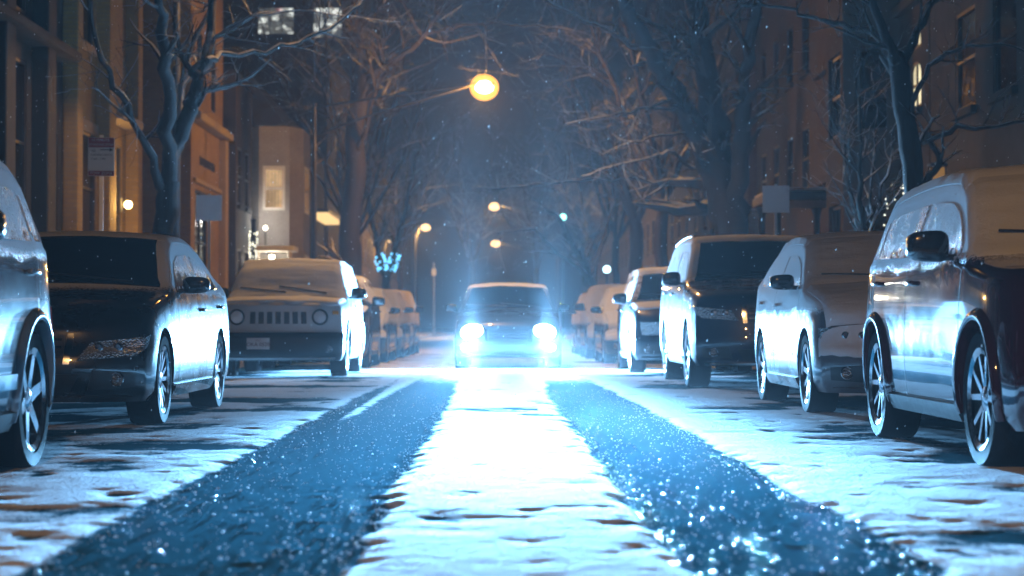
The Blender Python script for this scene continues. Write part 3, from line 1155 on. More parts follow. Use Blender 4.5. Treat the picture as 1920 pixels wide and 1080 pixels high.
# ------------------------------------------------------------------ the cars
make_car('crossover', 9.62 - 3.40, -3.14, "silver grey crossover of which only rear wheel and flank show, ahead of the dark saloon", C(.13, .17, .20), rough=.12, rim=(6, False), frost=(.80, 1.25, .95), flare='paint', mirror_dy=.45, spec=.2, moulding=True, glass_cover=.58)
make_car('sedan', 13.15, -3.22, "dark saloon with clear windscreen and orange glint in its headlights, frost on its side windows", C(.012, .012, .014), glass_cover=.58, rim=(7, True), frost=(.75, 1.15, .95), roof_snow=(.012,),
         screen_frost=(.6, 1.6, .35), rough=.3, lamp='angry')
make_car('jeep', 26.4, -2.92, "boxy white off-roader with seven grille slots, round headlights and snow covered windscreen", C(.55, .56, .58), grille='slots', lamp='round', hood_snow=(.03, .06), screen_snow=.02, roof_snow=(.04,), plate="OKA 0520", plate_off=-.30, frost=(.7, 1.3, .6))
make_car('crossover', 31.9, -2.98, "dark crossover with clear windscreen parked just behind the boxy off-roader", C(.01, .015, .025), screen_frost=(.8, 2.2, .3), detail=1, hood_snow=(.012, .35))
make_car('sedan', 37.2, -2.95, "saloon under a thick cream layer of snow behind the dark crossover", C(.03, .04, .05), detail=1, hood_snow=(.05, .0), nose_snow=.03, screen_snow=.035, roof_snow=(.05,), glass_cover=.9, frost=(.4, .9, .7))
make_car('hatch', 42.6, -2.9, "hatchback wholly under snow, second car beyond the dark crossover", C(.10, .12, .13), detail=0, hood_snow=(.05, .0), nose_snow=.03, screen_snow=.035, roof_snow=(.05,), frost=(.4, .9, .7))
make_car('crossover', 47.9, -2.9, "snowed-in crossover farthest up the kerb on the signpost side", C(.2, .2, .22), detail=0, hood_snow=(.05, .0), nose_snow=.03, screen_snow=.035, roof_snow=(.05,), frost=(.4, .9, .7))
# right-hand row
make_car('crossover', 8.85, 3.26, "dark red crossover with frosted windows and bright wheel arches, closest to the viewer", C(.04, .006, .008), rough=.10, spec=.15, rim=(5, True), frost=(.80, 1.25, .95), glass_cover=.60, flare='paint', hood_snow=None, roof_snow=(.03,), lamp='square', screen_snow=.012,
         grille='slim')
make_car('hatch', 14.85, 3.34, "grey compact car with windscreen and bonnet hidden under smooth snow", C(.09, .09, .10), rim=(9, False), frost=(.55, 1.05, .95), glass_cover=.70, hood_snow=(.03, .0), nose_snow=.014, screen_snow=.022, roof_snow=(.035,), grille='slim')
make_car('big_suv', 21.6, 3.12, "large navy black SUV with bare windscreen and swept chrome headlights", C(.008, .012, .03), rim=(6, True), frost=(.9, 1.5, .9), screen_frost=(1.1, 2.6, .35), roof_snow=(.03,), rails=True, glass_cover=.62, lamp='angry', chrome_lip='chrome')
make_car('crossover', 28.5, 2.88, "dark crossover with snowy roof edge and big mirror behind the navy SUV", C(.012, .018, .03), detail=1, screen_frost=(.8, 2.2, .3), hood_snow=(.02, .3), roof_snow=(.05,), lamp='square')
make_car('sedan', 35.6, 2.85, "saloon with cream snow over its windscreen, behind the crossover with the big mirror", C(.04, .05, .06), detail=1, hood_snow=(.05, .0), nose_snow=.03, screen_snow=.035, roof_snow=(.05,), frost=(.4, .9, .7))
make_car('crossover', 41.2, 2.8, "snow covered crossover, second to last before the crossing branches", C(.12, .13, .14), detail=0, hood_snow=(.05, .0), nose_snow=.03, screen_snow=.035, roof_snow=(.05,), frost=(.4, .9, .7))
make_car('hatch', 46.4, 2.8, "snow covered hatchback farthest up the kerb opposite the signpost", C(.2, .2, .2), detail=0, hood_snow=(.05, .0), nose_snow=.03, screen_snow=.035, roof_snow=(.05,), frost=(.4, .9, .7))
# the coming car
make_car('sedan', COMING_Y, COMING_X, "saloon driving towards the viewer with both headlights blazing blue white", C(.05, .055, .06), name="moving_car", group=None, lit=True, fog=False, roof_snow=(.02,), frost=(.6, 1.3, .5), screen_frost=(.8, 1.8, .6), detail=1)


# ------------------------------------------------------------------ street lamps
def halo_material():
    """halo put round the lamp as an amber globe: lit through, the bulb shows inside"""
    k = NT("amber_halo")
    e = k.n("ShaderNodeEmission"); e.inputs["Color"].default_value = C(1.0, .46, .07); e.inputs["Strength"].default_value = 4.0
    t = k.n("ShaderNodeBsdfTransparent"); t.inputs[0].default_value = C(1.0, .8, .5)
    m = k.n("ShaderNodeMixShader"); m.inputs[0].default_value = .35
    k.t.links.new(t.outputs[0], m.inputs[1]); k.t.links.new(e.outputs[0], m.inputs[2])
    k.t.links.new(m.outputs[0], k.out.inputs["Surface"])
    k.m.cycles.emission_sampling = 'NONE'
    return k.m


M['glow_ball'] = halo_material()


def street_lamp(x, y, h, reach, label, power=1500.0, bulb='bulb', pole_r=.085, size=1.0, col=SODIUM, cone=None):
    root = thing("street_lamp", label, "street lamp", (x, y, 0), 0, "sodium street lamps along the street")
    MB().lathe([(pole_r * 2.2, 0), (pole_r * 2.2, .25), (pole_r * 1.3, .4), (pole_r, .7), (pole_r * .62, h), (pole_r * .8, h + .01), (pole_r * .8, h + .05), (0, h + .06)], 'Z', 14).build("pole", M['iron'], root)
    hx, hz = reach, h + .55
    for z0, sag in ((h - .08, .18), (h - .88, .0)):
        pts = []
        for k in range(11):
            t = k / 10
            pts.append((t * (hx - math.copysign(.35, hx)), 0, z0 + (hz - z0) * (t ** .85) * (1 if t < 1 else 1)))
        MB().tube(pts, [.034] * 11, 8).build("arm", M['iron'], root)
    mb = MB().box((hx, 0, hz + .04), (.66, .24, .10), bev=.04)
    mb.box((hx - math.copysign(.38, hx), 0, hz + .03), (.18, .12, .09), bev=.03)
    lum = mb.build("luminaire", M['iron'], root)
    MB().ball((hx + math.copysign(.04, hx), 0, hz - .04), .19 * size, (1.15, 1.0, .8)).build("lens", M[bulb], lum)
    if bulb == 'bulb':
        MB().ball((hx + math.copysign(.04, hx), 0, hz - .05), .38, (1.05, 1.0, .95), 3).build("glow_ball", M['glow_ball'], lum)  # glowing shell added to imitate the halo of the lamp
    lamp_light("lamp_light", (hx, 0, hz - .16 * size - .12), power, col, .14, root, cone)
    return root


street_lamp(-4.98, 54.0, 6.75, 4.62, "tall street lamp with a two-rod arm reaching over the roadway, brightest of all", 2800, size=1.25)
street_lamp(-4.98, -2.0, 6.9, 4.6, "street lamp at the kerb ahead of the silver grey crossover, outside the view", 2300, cone=168, col=SODIUM_PALE)
street_lamp(-5.35, 33.0, 7.7, 4.2, "street lamp standing behind the forked dark tree, its lit head above the view", 3200, cone=138, col=SODIUM_PALE)
street_lamp(5.0, 108.0, 6.75, -5.05, "street lamp over the far roadway, upper of the two distant ones in line", 2600, 'bulb_far', size=1.5)
street_lamp(-5.0, 122.0, 6.3, .6, "far street lamp on a post left of the distant pair, beside leaning branches", 2400, 'bulb_far', size=1.5)
street_lamp(5.0, 160.0, 6.9, -5.0, "farthest street lamp over the roadway, lower of the distant pair in line", 2600, 'bulb_far', size=1.9)
street_lamp(-7.6, 134.0, 6.0, .5, "small dim street lamp above the trunk wound with fairy lights", 700, 'bulb_far', size=1.3)

# ------------------------------------------------------------------ buildings
def brick(name, c1, c2, mortar, scale=1.0, rough=.85):
    k = NT(name)
    p = k.obj()
    x, y, z = k.sep(p)
    cb = k.n("ShaderNodeCombineXYZ")
    k.put(cb.inputs[0], k.math('ADD', x, y)); k.put(cb.inputs[1], z)
    br = k.n("ShaderNodeTexBrick")
    k.put(br.inputs["Vector"], cb.outputs[0])
    br.inputs["Color1"].default_value = c1
    br.inputs["Color2"].default_value = c2
    br.inputs["Mortar"].default_value = mortar
    br.inputs["Scale"].default_value = 1.0
    br.inputs["Mortar Size"].default_value = .012 * scale
    br.inputs["Brick Width"].default_value = .24 * scale
    br.inputs["Row Height"].default_value = .085 * scale
    n = k.noise(p, .9, 5, .65)
    k.bs(Base_Color=k.mix(k.ramp(n, .3, .75, 0, .6), br.outputs["Color"], tuple(c * .45 for c in c1[:3]) + (1,)), Roughness=rough)
    k.bump(k.math('ADD', k.math('MULTIPLY', br.outputs["Fac"], -1.0), k.math('MULTIPLY', k.noise(p, 30, 3), .4)), .5, .012)
    return k.m


M['brick_orange'] = brick("tan_brick", C(.32, .22, .08), C(.24, .16, .06), C(.22, .17, .1))
M['brick_brown'] = brick("brown_brick", C(.07, .038, .025), C(.05, .028, .02), C(.06, .05, .04))
M['brick_dark'] = brick("dark_brick", C(.045, .038, .035), C(.035, .03, .03), C(.05, .045, .04))  # even dark brick tone
M['brick_white'] = brick("white_painted_brick", C(.34, .33, .32), C(.3, .29, .28), C(.24, .23, .22))
M['stone'] = plain("limestone", C(.30, .25, .19), .8, nscale=2.5, namp=.3, bump=.3, bscale=25)
M['stone_dark'] = plain("dark_stone", C(.018, .018, .016), .8, nscale=2.5, namp=.3, bump=.3, bscale=25)
M['brownstone'] = plain("brownstone", C(.036, .025, .018), .85, nscale=1.6, namp=.35, bump=.35, bscale=22)
M['pane'] = plain("dark_window_pane", C(.01, .011, .014), .08)
M['paint_white'] = plain("white_joinery", C(.6, .59, .56), .5)
M['paint_dark'] = plain("dark_joinery", C(.03, .027, .025), .5)


def lit_pane(name, col, strength, scale=3.0, stripes=True):
    k = NT(name)
    v = k.obj()
    w = k.n("ShaderNodeTexWave")
    k.put(w.inputs["Vector"], k.scale(v, (1, 1, .05)))
    w.inputs["Scale"].default_value = scale
    w.inputs["Distortion"].default_value = 1.5
    n = k.noise(v, 1.7, 3)
    e = k.n("ShaderNodeEmission")
    k.put(e.inputs["Color"], k.mix(k.math('MULTIPLY', w.outputs["Fac"], .6 if stripes else .1), col, tuple(c * .55 for c in col[:3]) + (1,)))
    k.put(e.inputs["Strength"], k.ramp(n, .3, .7, strength * .6, strength * 1.2))
    k.t.links.new(e.outputs[0], k.out.inputs["Surface"])
    k.m.cycles.emission_sampling = 'NONE'
    return k.m


M['lit_yellow'] = lit_pane("lit_yellow_pane", C(1.0, .66, .10), 1.3)
M['lit_warm'] = lit_pane("lit_warm_pane", C(1.0, .86, .52), 1.9, 7.0)
M['lit_orange'] = lit_pane("lit_orange_pane", C(1.0, .62, .28), .75)
M['lit_white'] = lit_pane("lit_white_pane", C(.95, .95, .85), .55, 1.2)
M['lit_dimblue'] = lit_pane("lit_dim_blue_pane", C(.30, .38, .60), .35)


def wall_mesh(u0, u1, z0, z1, holes, place, depth=.12):
    """a wall with openings; place(u, z, inward) gives the point"""
    us = sorted({u0, u1} | {h[0] for h in holes} | {h[1] for h in holes})
    zs = sorted({z0, z1} | {h[2] for h in holes} | {h[3] for h in holes})
    mb = MB()

    def hole(i, j):
        if i < 0 or j < 0 or i >= len(us) - 1 or j >= len(zs) - 1: return False
        cu, cz = (us[i] + us[i + 1]) / 2, (zs[j] + zs[j + 1]) / 2
        return any(h[0] < cu < h[1] and h[2] < cz < h[3] for h in holes)
    for i in range(len(us) - 1):
        for j in range(len(zs) - 1):
            if hole(i, j): continue
            a, b, c, d = us[i], us[i + 1], zs[j], zs[j + 1]
            mb.add([place(a, c, 0), place(b, c, 0), place(b, d, 0), place(a, d, 0)], [(0, 1, 2, 3)])
            for (di, dj), (p, q) in {(-1, 0): ((a, c), (a, d)), (1, 0): ((b, c), (b, d)), (0, -1): ((a, c), (b, c)), (0, 1): ((a, d), (b, d))}.items():
                if hole(i + di, j + dj):
                    mb.add([place(*p, 0), place(*q, 0), place(*q, depth), place(*p, depth)], [(0, 1, 2, 3)])
    return mb


def add_window(root, place, h, pane, frame, cols=2, rows=2, sill=None, lintel=None, axis='y', name="window"):
    a, b, c, d = h[:4]
    t = .06

    def bar(ua, ub, za, zb, dep=(.015, .07)):
        p = [place(u, z, w) for u in (ua, ub) for z in (za, zb) for w in dep]
        lo = Vector([min(q[i] for q in p) for i in range(3)]); hi = Vector([max(q[i] for q in p) for i in range(3)])
        return tuple((lo + hi) / 2), tuple(hi - lo)
    mb = MB()
    for box in ((a, a + t, c, d), (b - t, b, c, d), (a + t, b - t, c, c + t), (a + t, b - t, d - t, d)):
        mb.box(*bar(*box))
    for k in range(1, cols):
        u = a + (b - a) * k / cols
        mb.box(*bar(u - .02, u + .02, c + t, d - t, (.022, .066)))
    for k in range(1, rows):
        z = c + (d - c) * k / rows
        mb.box(*bar(a + t, b - t, z - .022, z + .022, (.02, .067)))
    w = mb.build(name, frame, root, smooth=False)
    pb = MB().add([place(a, c, .06), place(b, c, .06), place(b, d, .06), place(a, d, .06)], [(0, 1, 2, 3)])
    pb.build("pane", pane, w, smooth=False)
    if sill: MB().box(*bar(a - .08, b + .08, c - .13, c - .003, (-.10, .12))).build("sill", sill, w, smooth=False)
    if lintel: MB().box(*bar(a - .12, b + .12, d + .003, d + .22, (-.035, .12))).build("lintel", lintel, w, smooth=False)
    return w


def facade(name, label, cat, sg, X, y0, y1, H, mat, windows=(), depth=9.0, trims=(), z0=0.12, roof=True):
    """a block whose long face looks onto the street; windows: (ya, yb, za, zb, pane, frame, cols, rows, sill, lintel, kind)"""
    root = thing(name, label, cat, (0, 0, 0))
    place = lambda u, z, w: (X + sg * w, u, z)
    mb = wall_mesh(y0, y1, z0, H, [w[:4] for w in windows], place)
    Xb = X + sg * depth
    mb.add([(X, y0, z0), (Xb, y0, z0), (Xb, y0, H), (X, y0, H)], [(0, 1, 2, 3)])
    mb.add([(X, y1, z0), (Xb, y1, z0), (Xb, y1, H), (X, y1, H)], [(0, 1, 2, 3)])
    mb.add([(X, y0, H), (X, y1, H), (Xb, y1, H), (Xb, y0, H)], [(0, 1, 2, 3)])
    mb.add([(Xb, y0, z0), (Xb, y1, z0), (Xb, y1, H), (Xb, y0, H)], [(0, 1, 2, 3)])
    mb.build("wall", mat, root, smooth=False)
    for w in windows:
        add_window(root, place, w, w[4], w[5], w[6], w[7], w[8] if len(w) > 8 else None, w[9] if len(w) > 9 else None, name=w[10] if len(w) > 10 else "window")
    for nm, c, s, m in trims:
        MB().box(c, s, bev=.02).build(nm, m, root, smooth=False)
    return root


P, PD, PW = M['pane'], M['paint_dark'], M['paint_white']
ST, SD, BS = M['stone'], M['stone_dark'], M['brownstone']


def grid_windows(y0, y1, pitch, w, floors, pane=None, frame=None, cols=1, rows=2, sill=None, lintel=None, hh=1.7):
    r = []
    y = y0
    while y + w < y1:
        for z in floors: r.append((y, y + w, z, z + hh, pane or P, frame or PD, cols, rows, sill, lintel))
        y += pitch
    return r


# left side
B1W = [(26.3, 28.0, 1.0, 5.2, P, PD, 2, 3), (29.2, 30.9, 1.0, 5.2, P, PD, 2, 3), (31.9, 33.6, 1.0, 5.2, P, PD, 2, 3), (35.0, 36.0, .4, 4.2, P, PD, 1, 2)] + grid_windows(26.3, 36, 2.8, 1.7, (6.0,), hh=2.2)
r = facade("stone_building", "dark stone building with pilasters beyond the silver grey crossover, left of the parking sign", "building", -1, -8.0, 25.0, 36.4, 12, SD, B1W)
for y in (28.6, 31.4, 34.3): MB().box((-7.86, y, 5.6), (.30, .62, 10.9), bev=.03).build("pilaster", SD, r, smooth=False)
MB().box((-7.8, 30.6, 5.6), (.5, 10.8, .16), bev=.03).build("ledge", SD, r, smooth=False)
BO = M['brick_orange']
r = facade("brick_building", "tan brick building lit orange, with tall dark doorway and wall lamp behind the parking sign", "building", -1, -8.0, 36.5, 43.4, 12, BO,
           [(37.1, 39.45, .12, 4.5, P, PD, 2, 4, None, ST, "door"), (40.42, 40.95, 5.25, 6.0, M['lit_yellow'], PD, 1, 1), (41.45, 42.15, .12, 4.55, P, PD, 1, 3, None, None, "door"),
            (40.42, 40.95, 6.15, 8.0, P, PD, 1, 2), (37.4, 39.2, 6.2, 8.4, P, PD, 2, 2, ST)])
for y, w in ((36.72, .44), (39.85, .7), (42.9, .5)): MB().box((-7.9, y, 5.2), (.34, w, 10.1), bev=.02).build("pilaster", BO, r, smooth=False)
MB().box((-7.85, 41.4, 5.02), (.5, 2.3, .16), bev=.03).build("ledge", ST, r, smooth=False)
facade("recessed_wing", "set back brown brick wing between the tan brick building and the stone portal", "building", -1, -9.3, 43.5, 51.3, 12, M['brick_brown'], grid_windows(44.2, 51, 2.3, 1.1, (1.4, 4.6, 7.6), sill=ST))
r = facade("portal_building", "bright orange brick building with projecting cornice and tall dark portal beside the forked tree", "building", -1, -7.95, 51.4, 57.4, 12, BO,
           [(52.1, 54.3, .12, 4.35, P, PD, 2, 3, None, None, "door"), (52.4, 53.3, 6.7, 8.6, P, PD, 1, 2), (55.0, 55.9, 6.7, 8.6, P, PD, 1, 2)])
MB().box((-7.86, 54.4, 6.2), (.42, 6.3, .22), bev=.04).build("cornice", ST, r, smooth=False)
MB().box((-7.92, 54.4, 4.55), (.14, 5.4, .12), bev=.02).build("band", ST, r, smooth=False)
MB().box((-7.90, 56.9, 3.1), (.3, .6, 5.9), bev=.02).build("pilaster", ST, r, smooth=False)
for k in range(11): MB().box((-7.94, 53.0 + k * .26, 5.15), (.03, .15, .20 + .04 * (k % 3 == 0))).build("carved_letter", SD, r, smooth=False)
facade("town_house", "unlit dark brick house just past the orange portal building", "building", -1, -7.6, 57.6, 61.4, 8.2, M['brick_dark'], grid_windows(58.0, 61.2, 1.7, 1.0, (1.3, 4.3), sill=SD))


def bay_house():
    root = thing("bay_house", "white painted brick bay with lit sash window above a glowing porch", "building", (0, 0, 0))
    # canted bay: its front corner looks down the street
    xs = [(-8.5, 63.0), (-7.45, 62.0), (-6.5, 62.1), (-6.15, 62.9), (-6.15, 65.2), (-7.2, 66.4), (-8.5, 66.4)]
    z0, z1 = .12, 7.0
    faces = MB()
    for i in range(len(xs) - 1):
        (xa, ya), (xb, yb) = xs[i], xs[i + 1]
        L = math.hypot(xb - xa, yb - ya)
        nx, ny = -(yb - ya) / L, (xb - xa) / L      # inward

        def place(u, z, w, xa=xa, ya=ya, xb=xb, yb=yb, L=L, nx=nx, ny=ny):
            return (xa + (xb - xa) * u / L + nx * w, ya + (yb - ya) * u / L + ny * w, z)
        holes = []
        if i == 1: holes = [(.12, L - .14, 4.35, 5.75)]
        if i == 3: holes = [(.5, L - .5, 4.35, 5.85), (.5, L - .5, 1.2, 3.0)]
        m = wall_mesh(0, L, z0, z1, holes, place, .22)
        faces.add(m.v, m.f)
        for h in holes:
            fr = MB()
            a, b, c, d = h
            pts = lambda u, z, w: place(u, z, w)
            for (ua, ub, za, zb) in ((a, a + .09, c, d), (b - .09, b, c, d), (a + .09, b - .09, c, c + .09), (a + .09, b - .09, d - .12, d), (a + .09, b - .09, (c + d) / 2 - .03, (c + d) / 2 + .03)):
                v = [pts(ua, za, -.02), pts(ub, za, -.02), pts(ub, zb, -.02), pts(ua, zb, -.02), pts(ua, za, .1), pts(ub, za, .1), pts(ub, zb, .1), pts(ua, zb, .1)]
                fr.add(v, [(0, 1, 2, 3), (4, 7, 6, 5), (0, 4, 5, 1), (1, 5, 6, 2), (2, 6, 7, 3), (3, 7, 4, 0)])
            w = fr.build("window", PW, root, smooth=False)
            MB().add([pts(a, c, .12), pts(b, c, .12), pts(b, d, .12), pts(a, d, .12)], [(0, 1, 2, 3)]).build("pane", M['lit_orange'] if i == 1 else P, w, smooth=False)
    faces.build("wall", M['brick_white'], root, smooth=False)
    top = [(x, y, z1) for x, y in xs]
    apex = (-8.2, 64.0, z1 + 2.1)
    rf = MB(); rf.add([(x * 1.03 + .1, 64 + (y - 64) * 1.08, z1) for x, y in xs] + [apex], [(i, i + 1, 7) for i in range(6)])
    rf.build("roof", plain("slate", C(.06, .06, .07), .7), root, smooth=False)
    MB().box((-6.85, 61.3, 3.1), (1.3, 1.3, .16), bev=.03).build("porch_roof", PW, root, smooth=False)
    for x in (-7.35, -6.35): MB().lathe([(.1, .12), (.1, .3), (.075, .35), (.065, 2.9), (.1, 3.0)], 'Z', 14, (x, 60.8, 0)).build("porch_column", PW, root)
    return root


bay_house()
root = thing("porch_lamp", "bright porch lamp under the canopy of the white bay house", "lamp", (-6.95, 61.2, 2.86))
MB().lathe([(.0, .13), (.08, .12), (.1, .05)], 'Z', 14).build("bracket", M['iron'], root)
MB().ball((0, 0, 0), .09).build("glow_ball", glow("porch_globe", C(1.0, .85, .62), 14.0), root)
lamp_light("porch_light", (0, -.05, -.14), 70, (1.0, .82, .6), .09, root)
root = thing("porch_lamp", "lantern above the bay house canopy washing its white brick with light", "lamp", (-7.15, 61.2, 3.75))
MB().tube([(0, 0, -.56), (0, 0, -.1)], .025, 8).build("bracket", M['iron'], root)
MB().ball((0, 0, 0), .07).build("glow_ball", glow("porch_globe_white", C(1.0, .93, .8), 8.0), root)
lamp_light("porch_light", (0, 0, .15), 55, (1.0, .92, .8), .08, root)

facade("town_house", "dark house with a warm lit strip under its canopy, past the white bay house", "building", -1, -8.0, 68.0, 92.0, 8.6, M['brick_dark'], grid_windows(69, 91, 3.0, 1.3, (1.3, 4.3), hh=1.9, sill=SD))
r = facade("garage_house", "far brown house with one amber window high on its wall, behind the thick street tree", "building", -1, -7.9, 92.2, 112, 14, M['brick_brown'],
           [(97.0, 99.5, 9.3, 10.9, M['lit_orange'], PD, 2, 2)] + grid_windows(101, 111, 3.2, 1.3, (1.3, 4.3, 7.3), sill=SD))
root = thing("lit_canopy", "glowing amber canopy strip on the dark house left of the thick street tree", "canopy", (-7.7, 88.5, 5.5))
MB().box((0, 0, .22), (.9, 6.5, .14), bev=.03).build("canopy_roof", PD, root, smooth=False)
MB().box((.1, -.1, .02), (.7, 6.0, .24), bev=.04).build("light_panel", glow("canopy_glow", C(1.0, .66, .26), 1.4), root, smooth=False)
facade("row_house", "row of far dark houses on the signpost side, fading into haze", "building", -1, -8.2, 114, 190, 13, M['brick_brown'], grid_windows(116, 188, 3.6, 1.4, (1.4, 4.6, 7.8), sill=SD))


def tower():
    root = thing("apartment_tower", "high apartment block rising behind the houses with two large lit windows", "building", (0, 0, 0))
    Y = 122.0
    place = lambda u, z, w: (u, Y + w, z)
    k = Y / F_PX
    hx = lambda px: (px - VPX) * k
    hz = lambda py: EYE + (VPY - py) * k
    hs = [(hx(482), hx(551), hz(64), hz(12)), (hx(586), hx(641), hz(70), hz(12))]
    more = [(hx(482), hx(551), hz(150), hz(98)), (hx(586), hx(641), hz(150), hz(98)), (hx(482), hx(551), hz(236), hz(184)), (hx(586), hx(641), hz(236), hz(184))]
    m = wall_mesh(-17.5, -8.6, 0, 26, hs + more, place)
    m.add([(-8.6, Y, 0), (-8.6, Y + 14, 0), (-8.6, Y + 14, 26), (-8.6, Y, 26)], [(0, 1, 2, 3)])
    m.add([(-17.5, Y, 0), (-17.5, Y + 14, 0), (-17.5, Y + 14, 26), (-17.5, Y, 26)], [(0, 1, 2, 3)])
    m.add([(-17.5, Y, 26), (-8.6, Y, 26), (-8.6, Y + 14, 26), (-17.5, Y + 14, 26)], [(0, 1, 2, 3)])
    m.build("wall", M['brick_dark'], root, smooth=False)
    k2 = NT("lit_room")
    v = k2.obj()
    x, y, z = k2.sep(v)
    n = k2.noise(k2.scale(v, (1, 1, 1)), 1.6, 4, .7)
    col = k2.mix(k2.ramp(n, .50, .62), C(.05, .05, .045), C(.75, .78, .72))
    red = k2.voro(v, .55)
    col = k2.mix(k2.ramp(red, .0, .22, .8, 0), col, C(.5, .06, .07))
    e = k2.n("ShaderNodeEmission")
    k2.put(e.inputs["Color"], col); e.inputs["Strength"].default_value = 2.0
    k2.t.links.new(e.outputs[0], k2.out.inputs["Surface"])
    k2.m.cycles.emission_sampling = 'NONE'
    for h in hs: add_window(root, place, h, k2.m, PD, 3, 2)
    for h in more: add_window(root, place, h, P, PD, 3, 2)


tower()

# right side
facade("bay_building", "unlit stone building beyond the dark red crossover, nearest on its side", "building", 1, 8.0, 24.0, 36.2, 12.5, SD,
       grid_windows(25, 36, 2.6, 1.4, (1.2, 4.4, 7.6), frame=PD, sill=SD))


def arched(root, X, sg, ya, yb, zspring, ztop, mat):
    """a round head fitted into the top of a rectangular opening"""
    r = (yb - ya) / 2
    mb = MB()
    n = 12
    for d0 in (0,):
        pts = [(ya + r - r * math.cos(math.pi * k / n), zspring + (ztop - zspring) * math.sin(math.pi * k / n)) for k in range(n + 1)]
        for k in range(n):
            (a, za), (b, zb) = pts[k], pts[k + 1]
            x0, x1 = X + sg * .002, X + sg * .2
            mb.add([(x0, a, za), (x0, b, zb), (x0, b, ztop + .002), (x0, a, ztop + .002), (x1, a, za), (x1, b, zb)], [(0, 1, 2, 3), (0, 4, 5, 1)])
    mb.build("arch_head", mat, root, smooth=False)


W_ = M['lit_warm']
r = facade("brownstone_house", "brown stone house with two arched warm lit windows behind the slender dark tree", "building", 1, 8.0, 36.3, 49.0, 12.5, BS,
           [(37.0, 38.0, 4.85, 5.75, W_, PD, 2, 2, BS), (37.0, 38.0, 5.98, 6.42, W_, PD, 2, 1), (37.0, 38.0, 1.4, 3.2, P, PD, 1, 2, BS),
            (43.2, 44.6, 7.15, 9.2, P, PW, 1, 2, BS), (43.3, 44.5, 4.6, 6.1, P, PW, 2, 2, BS), (46.0, 47.4, 7.15, 9.2, P, PD, 1, 2, BS), (46.0, 47.2, 4.6, 6.1, P, PD, 1, 2, BS),
            (45.0, 46.3, 1.5, 3.2, M['lit_dimblue'], PD, 2, 2, None, None, "door"), (43.2, 44.2, 1.0, 3.2, P, PD, 1, 2)])
arched(r, 8.0, 1, 37.0, 38.0, 5.45, 5.75, BS)
arched(r, 8.0, 1, 37.0, 38.0, 6.05, 6.42, BS)
for z in (4.2, 6.9, 9.8): MB().box((7.93, 42.6, z), (.22, 12.6, .18), bev=.03).build("string_course", BS, r, smooth=False)
# canted bay
bm_ = MB()
bx = [(8.0, 38.9), (7.0, 39.7), (7.0, 41.7), (8.0, 42.5)]
for i in range(3):
    (xa, ya), (xb, yb) = bx[i], bx[i + 1]
    L = math.hypot(xb - xa, yb - ya)
    nx, ny = (yb - ya) / L, -(xb - xa) / L
    place = lambda u, z, w, xa=xa, ya=ya, xb=xb, yb=yb, L=L, nx=nx, ny=ny: (xa + (xb - xa) * u / L + nx * w, ya + (yb - ya) * u / L + ny * w, z)
    holes = [(.28, L - .28, z, z + 1.7) for z in (1.5, 4.6, 7.5)]
    m = wall_mesh(0, L, .12, 12, holes, place, .2)
    bm_.add(m.v, m.f)
    for h in holes:
        fr = MB()
        a, b, c, d = h
        for (ua, ub, za, zb) in ((a, a + .07, c, d), (b - .07, b, c, d), (a + .07, b - .07, c, c + .07), (a + .07, b - .07, d - .07, d), (a + .07, b - .07, (c + d) / 2 - .03, (c + d) / 2 + .03)):
            v = [place(ua, za, .08), place(ub, za, .08), place(ub, zb, .08), place(ua, zb, .08), place(ua, za, .16), place(ub, za, .16), place(ub, zb, .16), place(ua, zb, .16)]
            fr.add(v, [(0, 1, 2, 3), (4, 7, 6, 5), (0, 4, 5, 1), (1, 5, 6, 2), (2, 6, 7, 3), (3, 7, 4, 0)])
        w = fr.build("window", PD, r, smooth=False)
        MB().add([place(a, c, .17), place(b, c, .17), place(b, d, .17), place(a, d, .17)], [(0, 1, 2, 3)]).build("pane", P, w, smooth=False)
bm_.build("bay", BS, r, smooth=False)
root = thing("portico", "low dark entrance porch with snowy roof in front of the brown stone house", "porch", (7.1, 45.4, 0))
MB().box((0, 0, 3.62), (2.0, 3.0, .22), bev=.03).build("roof", PD, root, smooth=False)
MB().box((0, 0, 3.77), (1.9, 2.9, .06), bev=.02).build("roof_snow", M['snow'], root, smooth=False)
for x in (-.8, .5):
    for y in (-1.3, 1.3): MB().lathe([(.13, 0), (.13, .3), (.09, .36), (.08, 3.3), (.14, 3.5)], 'Z', 14, (x, y, 0)).build("column", BS, root)
facade("town_house", "dark brown brick house behind the thick leaning tree", "building", 1, 8.4, 49.2, 63.5, 12.5, M['brick_dark'], grid_windows(50, 63, 2.8, 1.2, (1.2, 4.4, 7.6), frame=PD, sill=SD))
facade("row_house", "row of far dark houses on the side of the leaning tree, fading into haze", "building", 1, 8.2, 64, 190, 13, M['brick_brown'], grid_windows(66, 188, 3.6, 1.4, (1.4, 4.6, 7.8), sill=SD))
root = thing("lit_corner_pier", "pale pier added for a lit wall corner behind the blank sign by the leaning tree", "pier", (6.35, 48.6, 0))
MB().box((0, 0, 1.75), (.44, .44, 3.3), bev=.01).build("shaft", M['brick_white'], root, smooth=False)  # stands in for a lit house corner, its light put into pale brick
MB().box((0, 0, 3.47), (.58, .58, .14), bev=.03).build("cap", ST, root, smooth=False)
MB().box((0, 0, 3.58), (.52, .52, .08), bev=.03).build("snow", M['snow'], root)
root = thing("wall_lantern", "amber wall lantern showing beside the trunk above the frosted roof of the dark red crossover", "lantern", tuple(at(1760, 332, 31.5)))
MB().box((0, 0, 0), (.20, .20, .32), bev=.02).build("glass", glow("amber_lantern", C(1.0, .52, .16), .28), root)
mb = MB()
for x in (-.11, .11):
    for y in (-.11, .11): mb.tube([(x, y, -.18), (x, y, .18)], .012, 6)
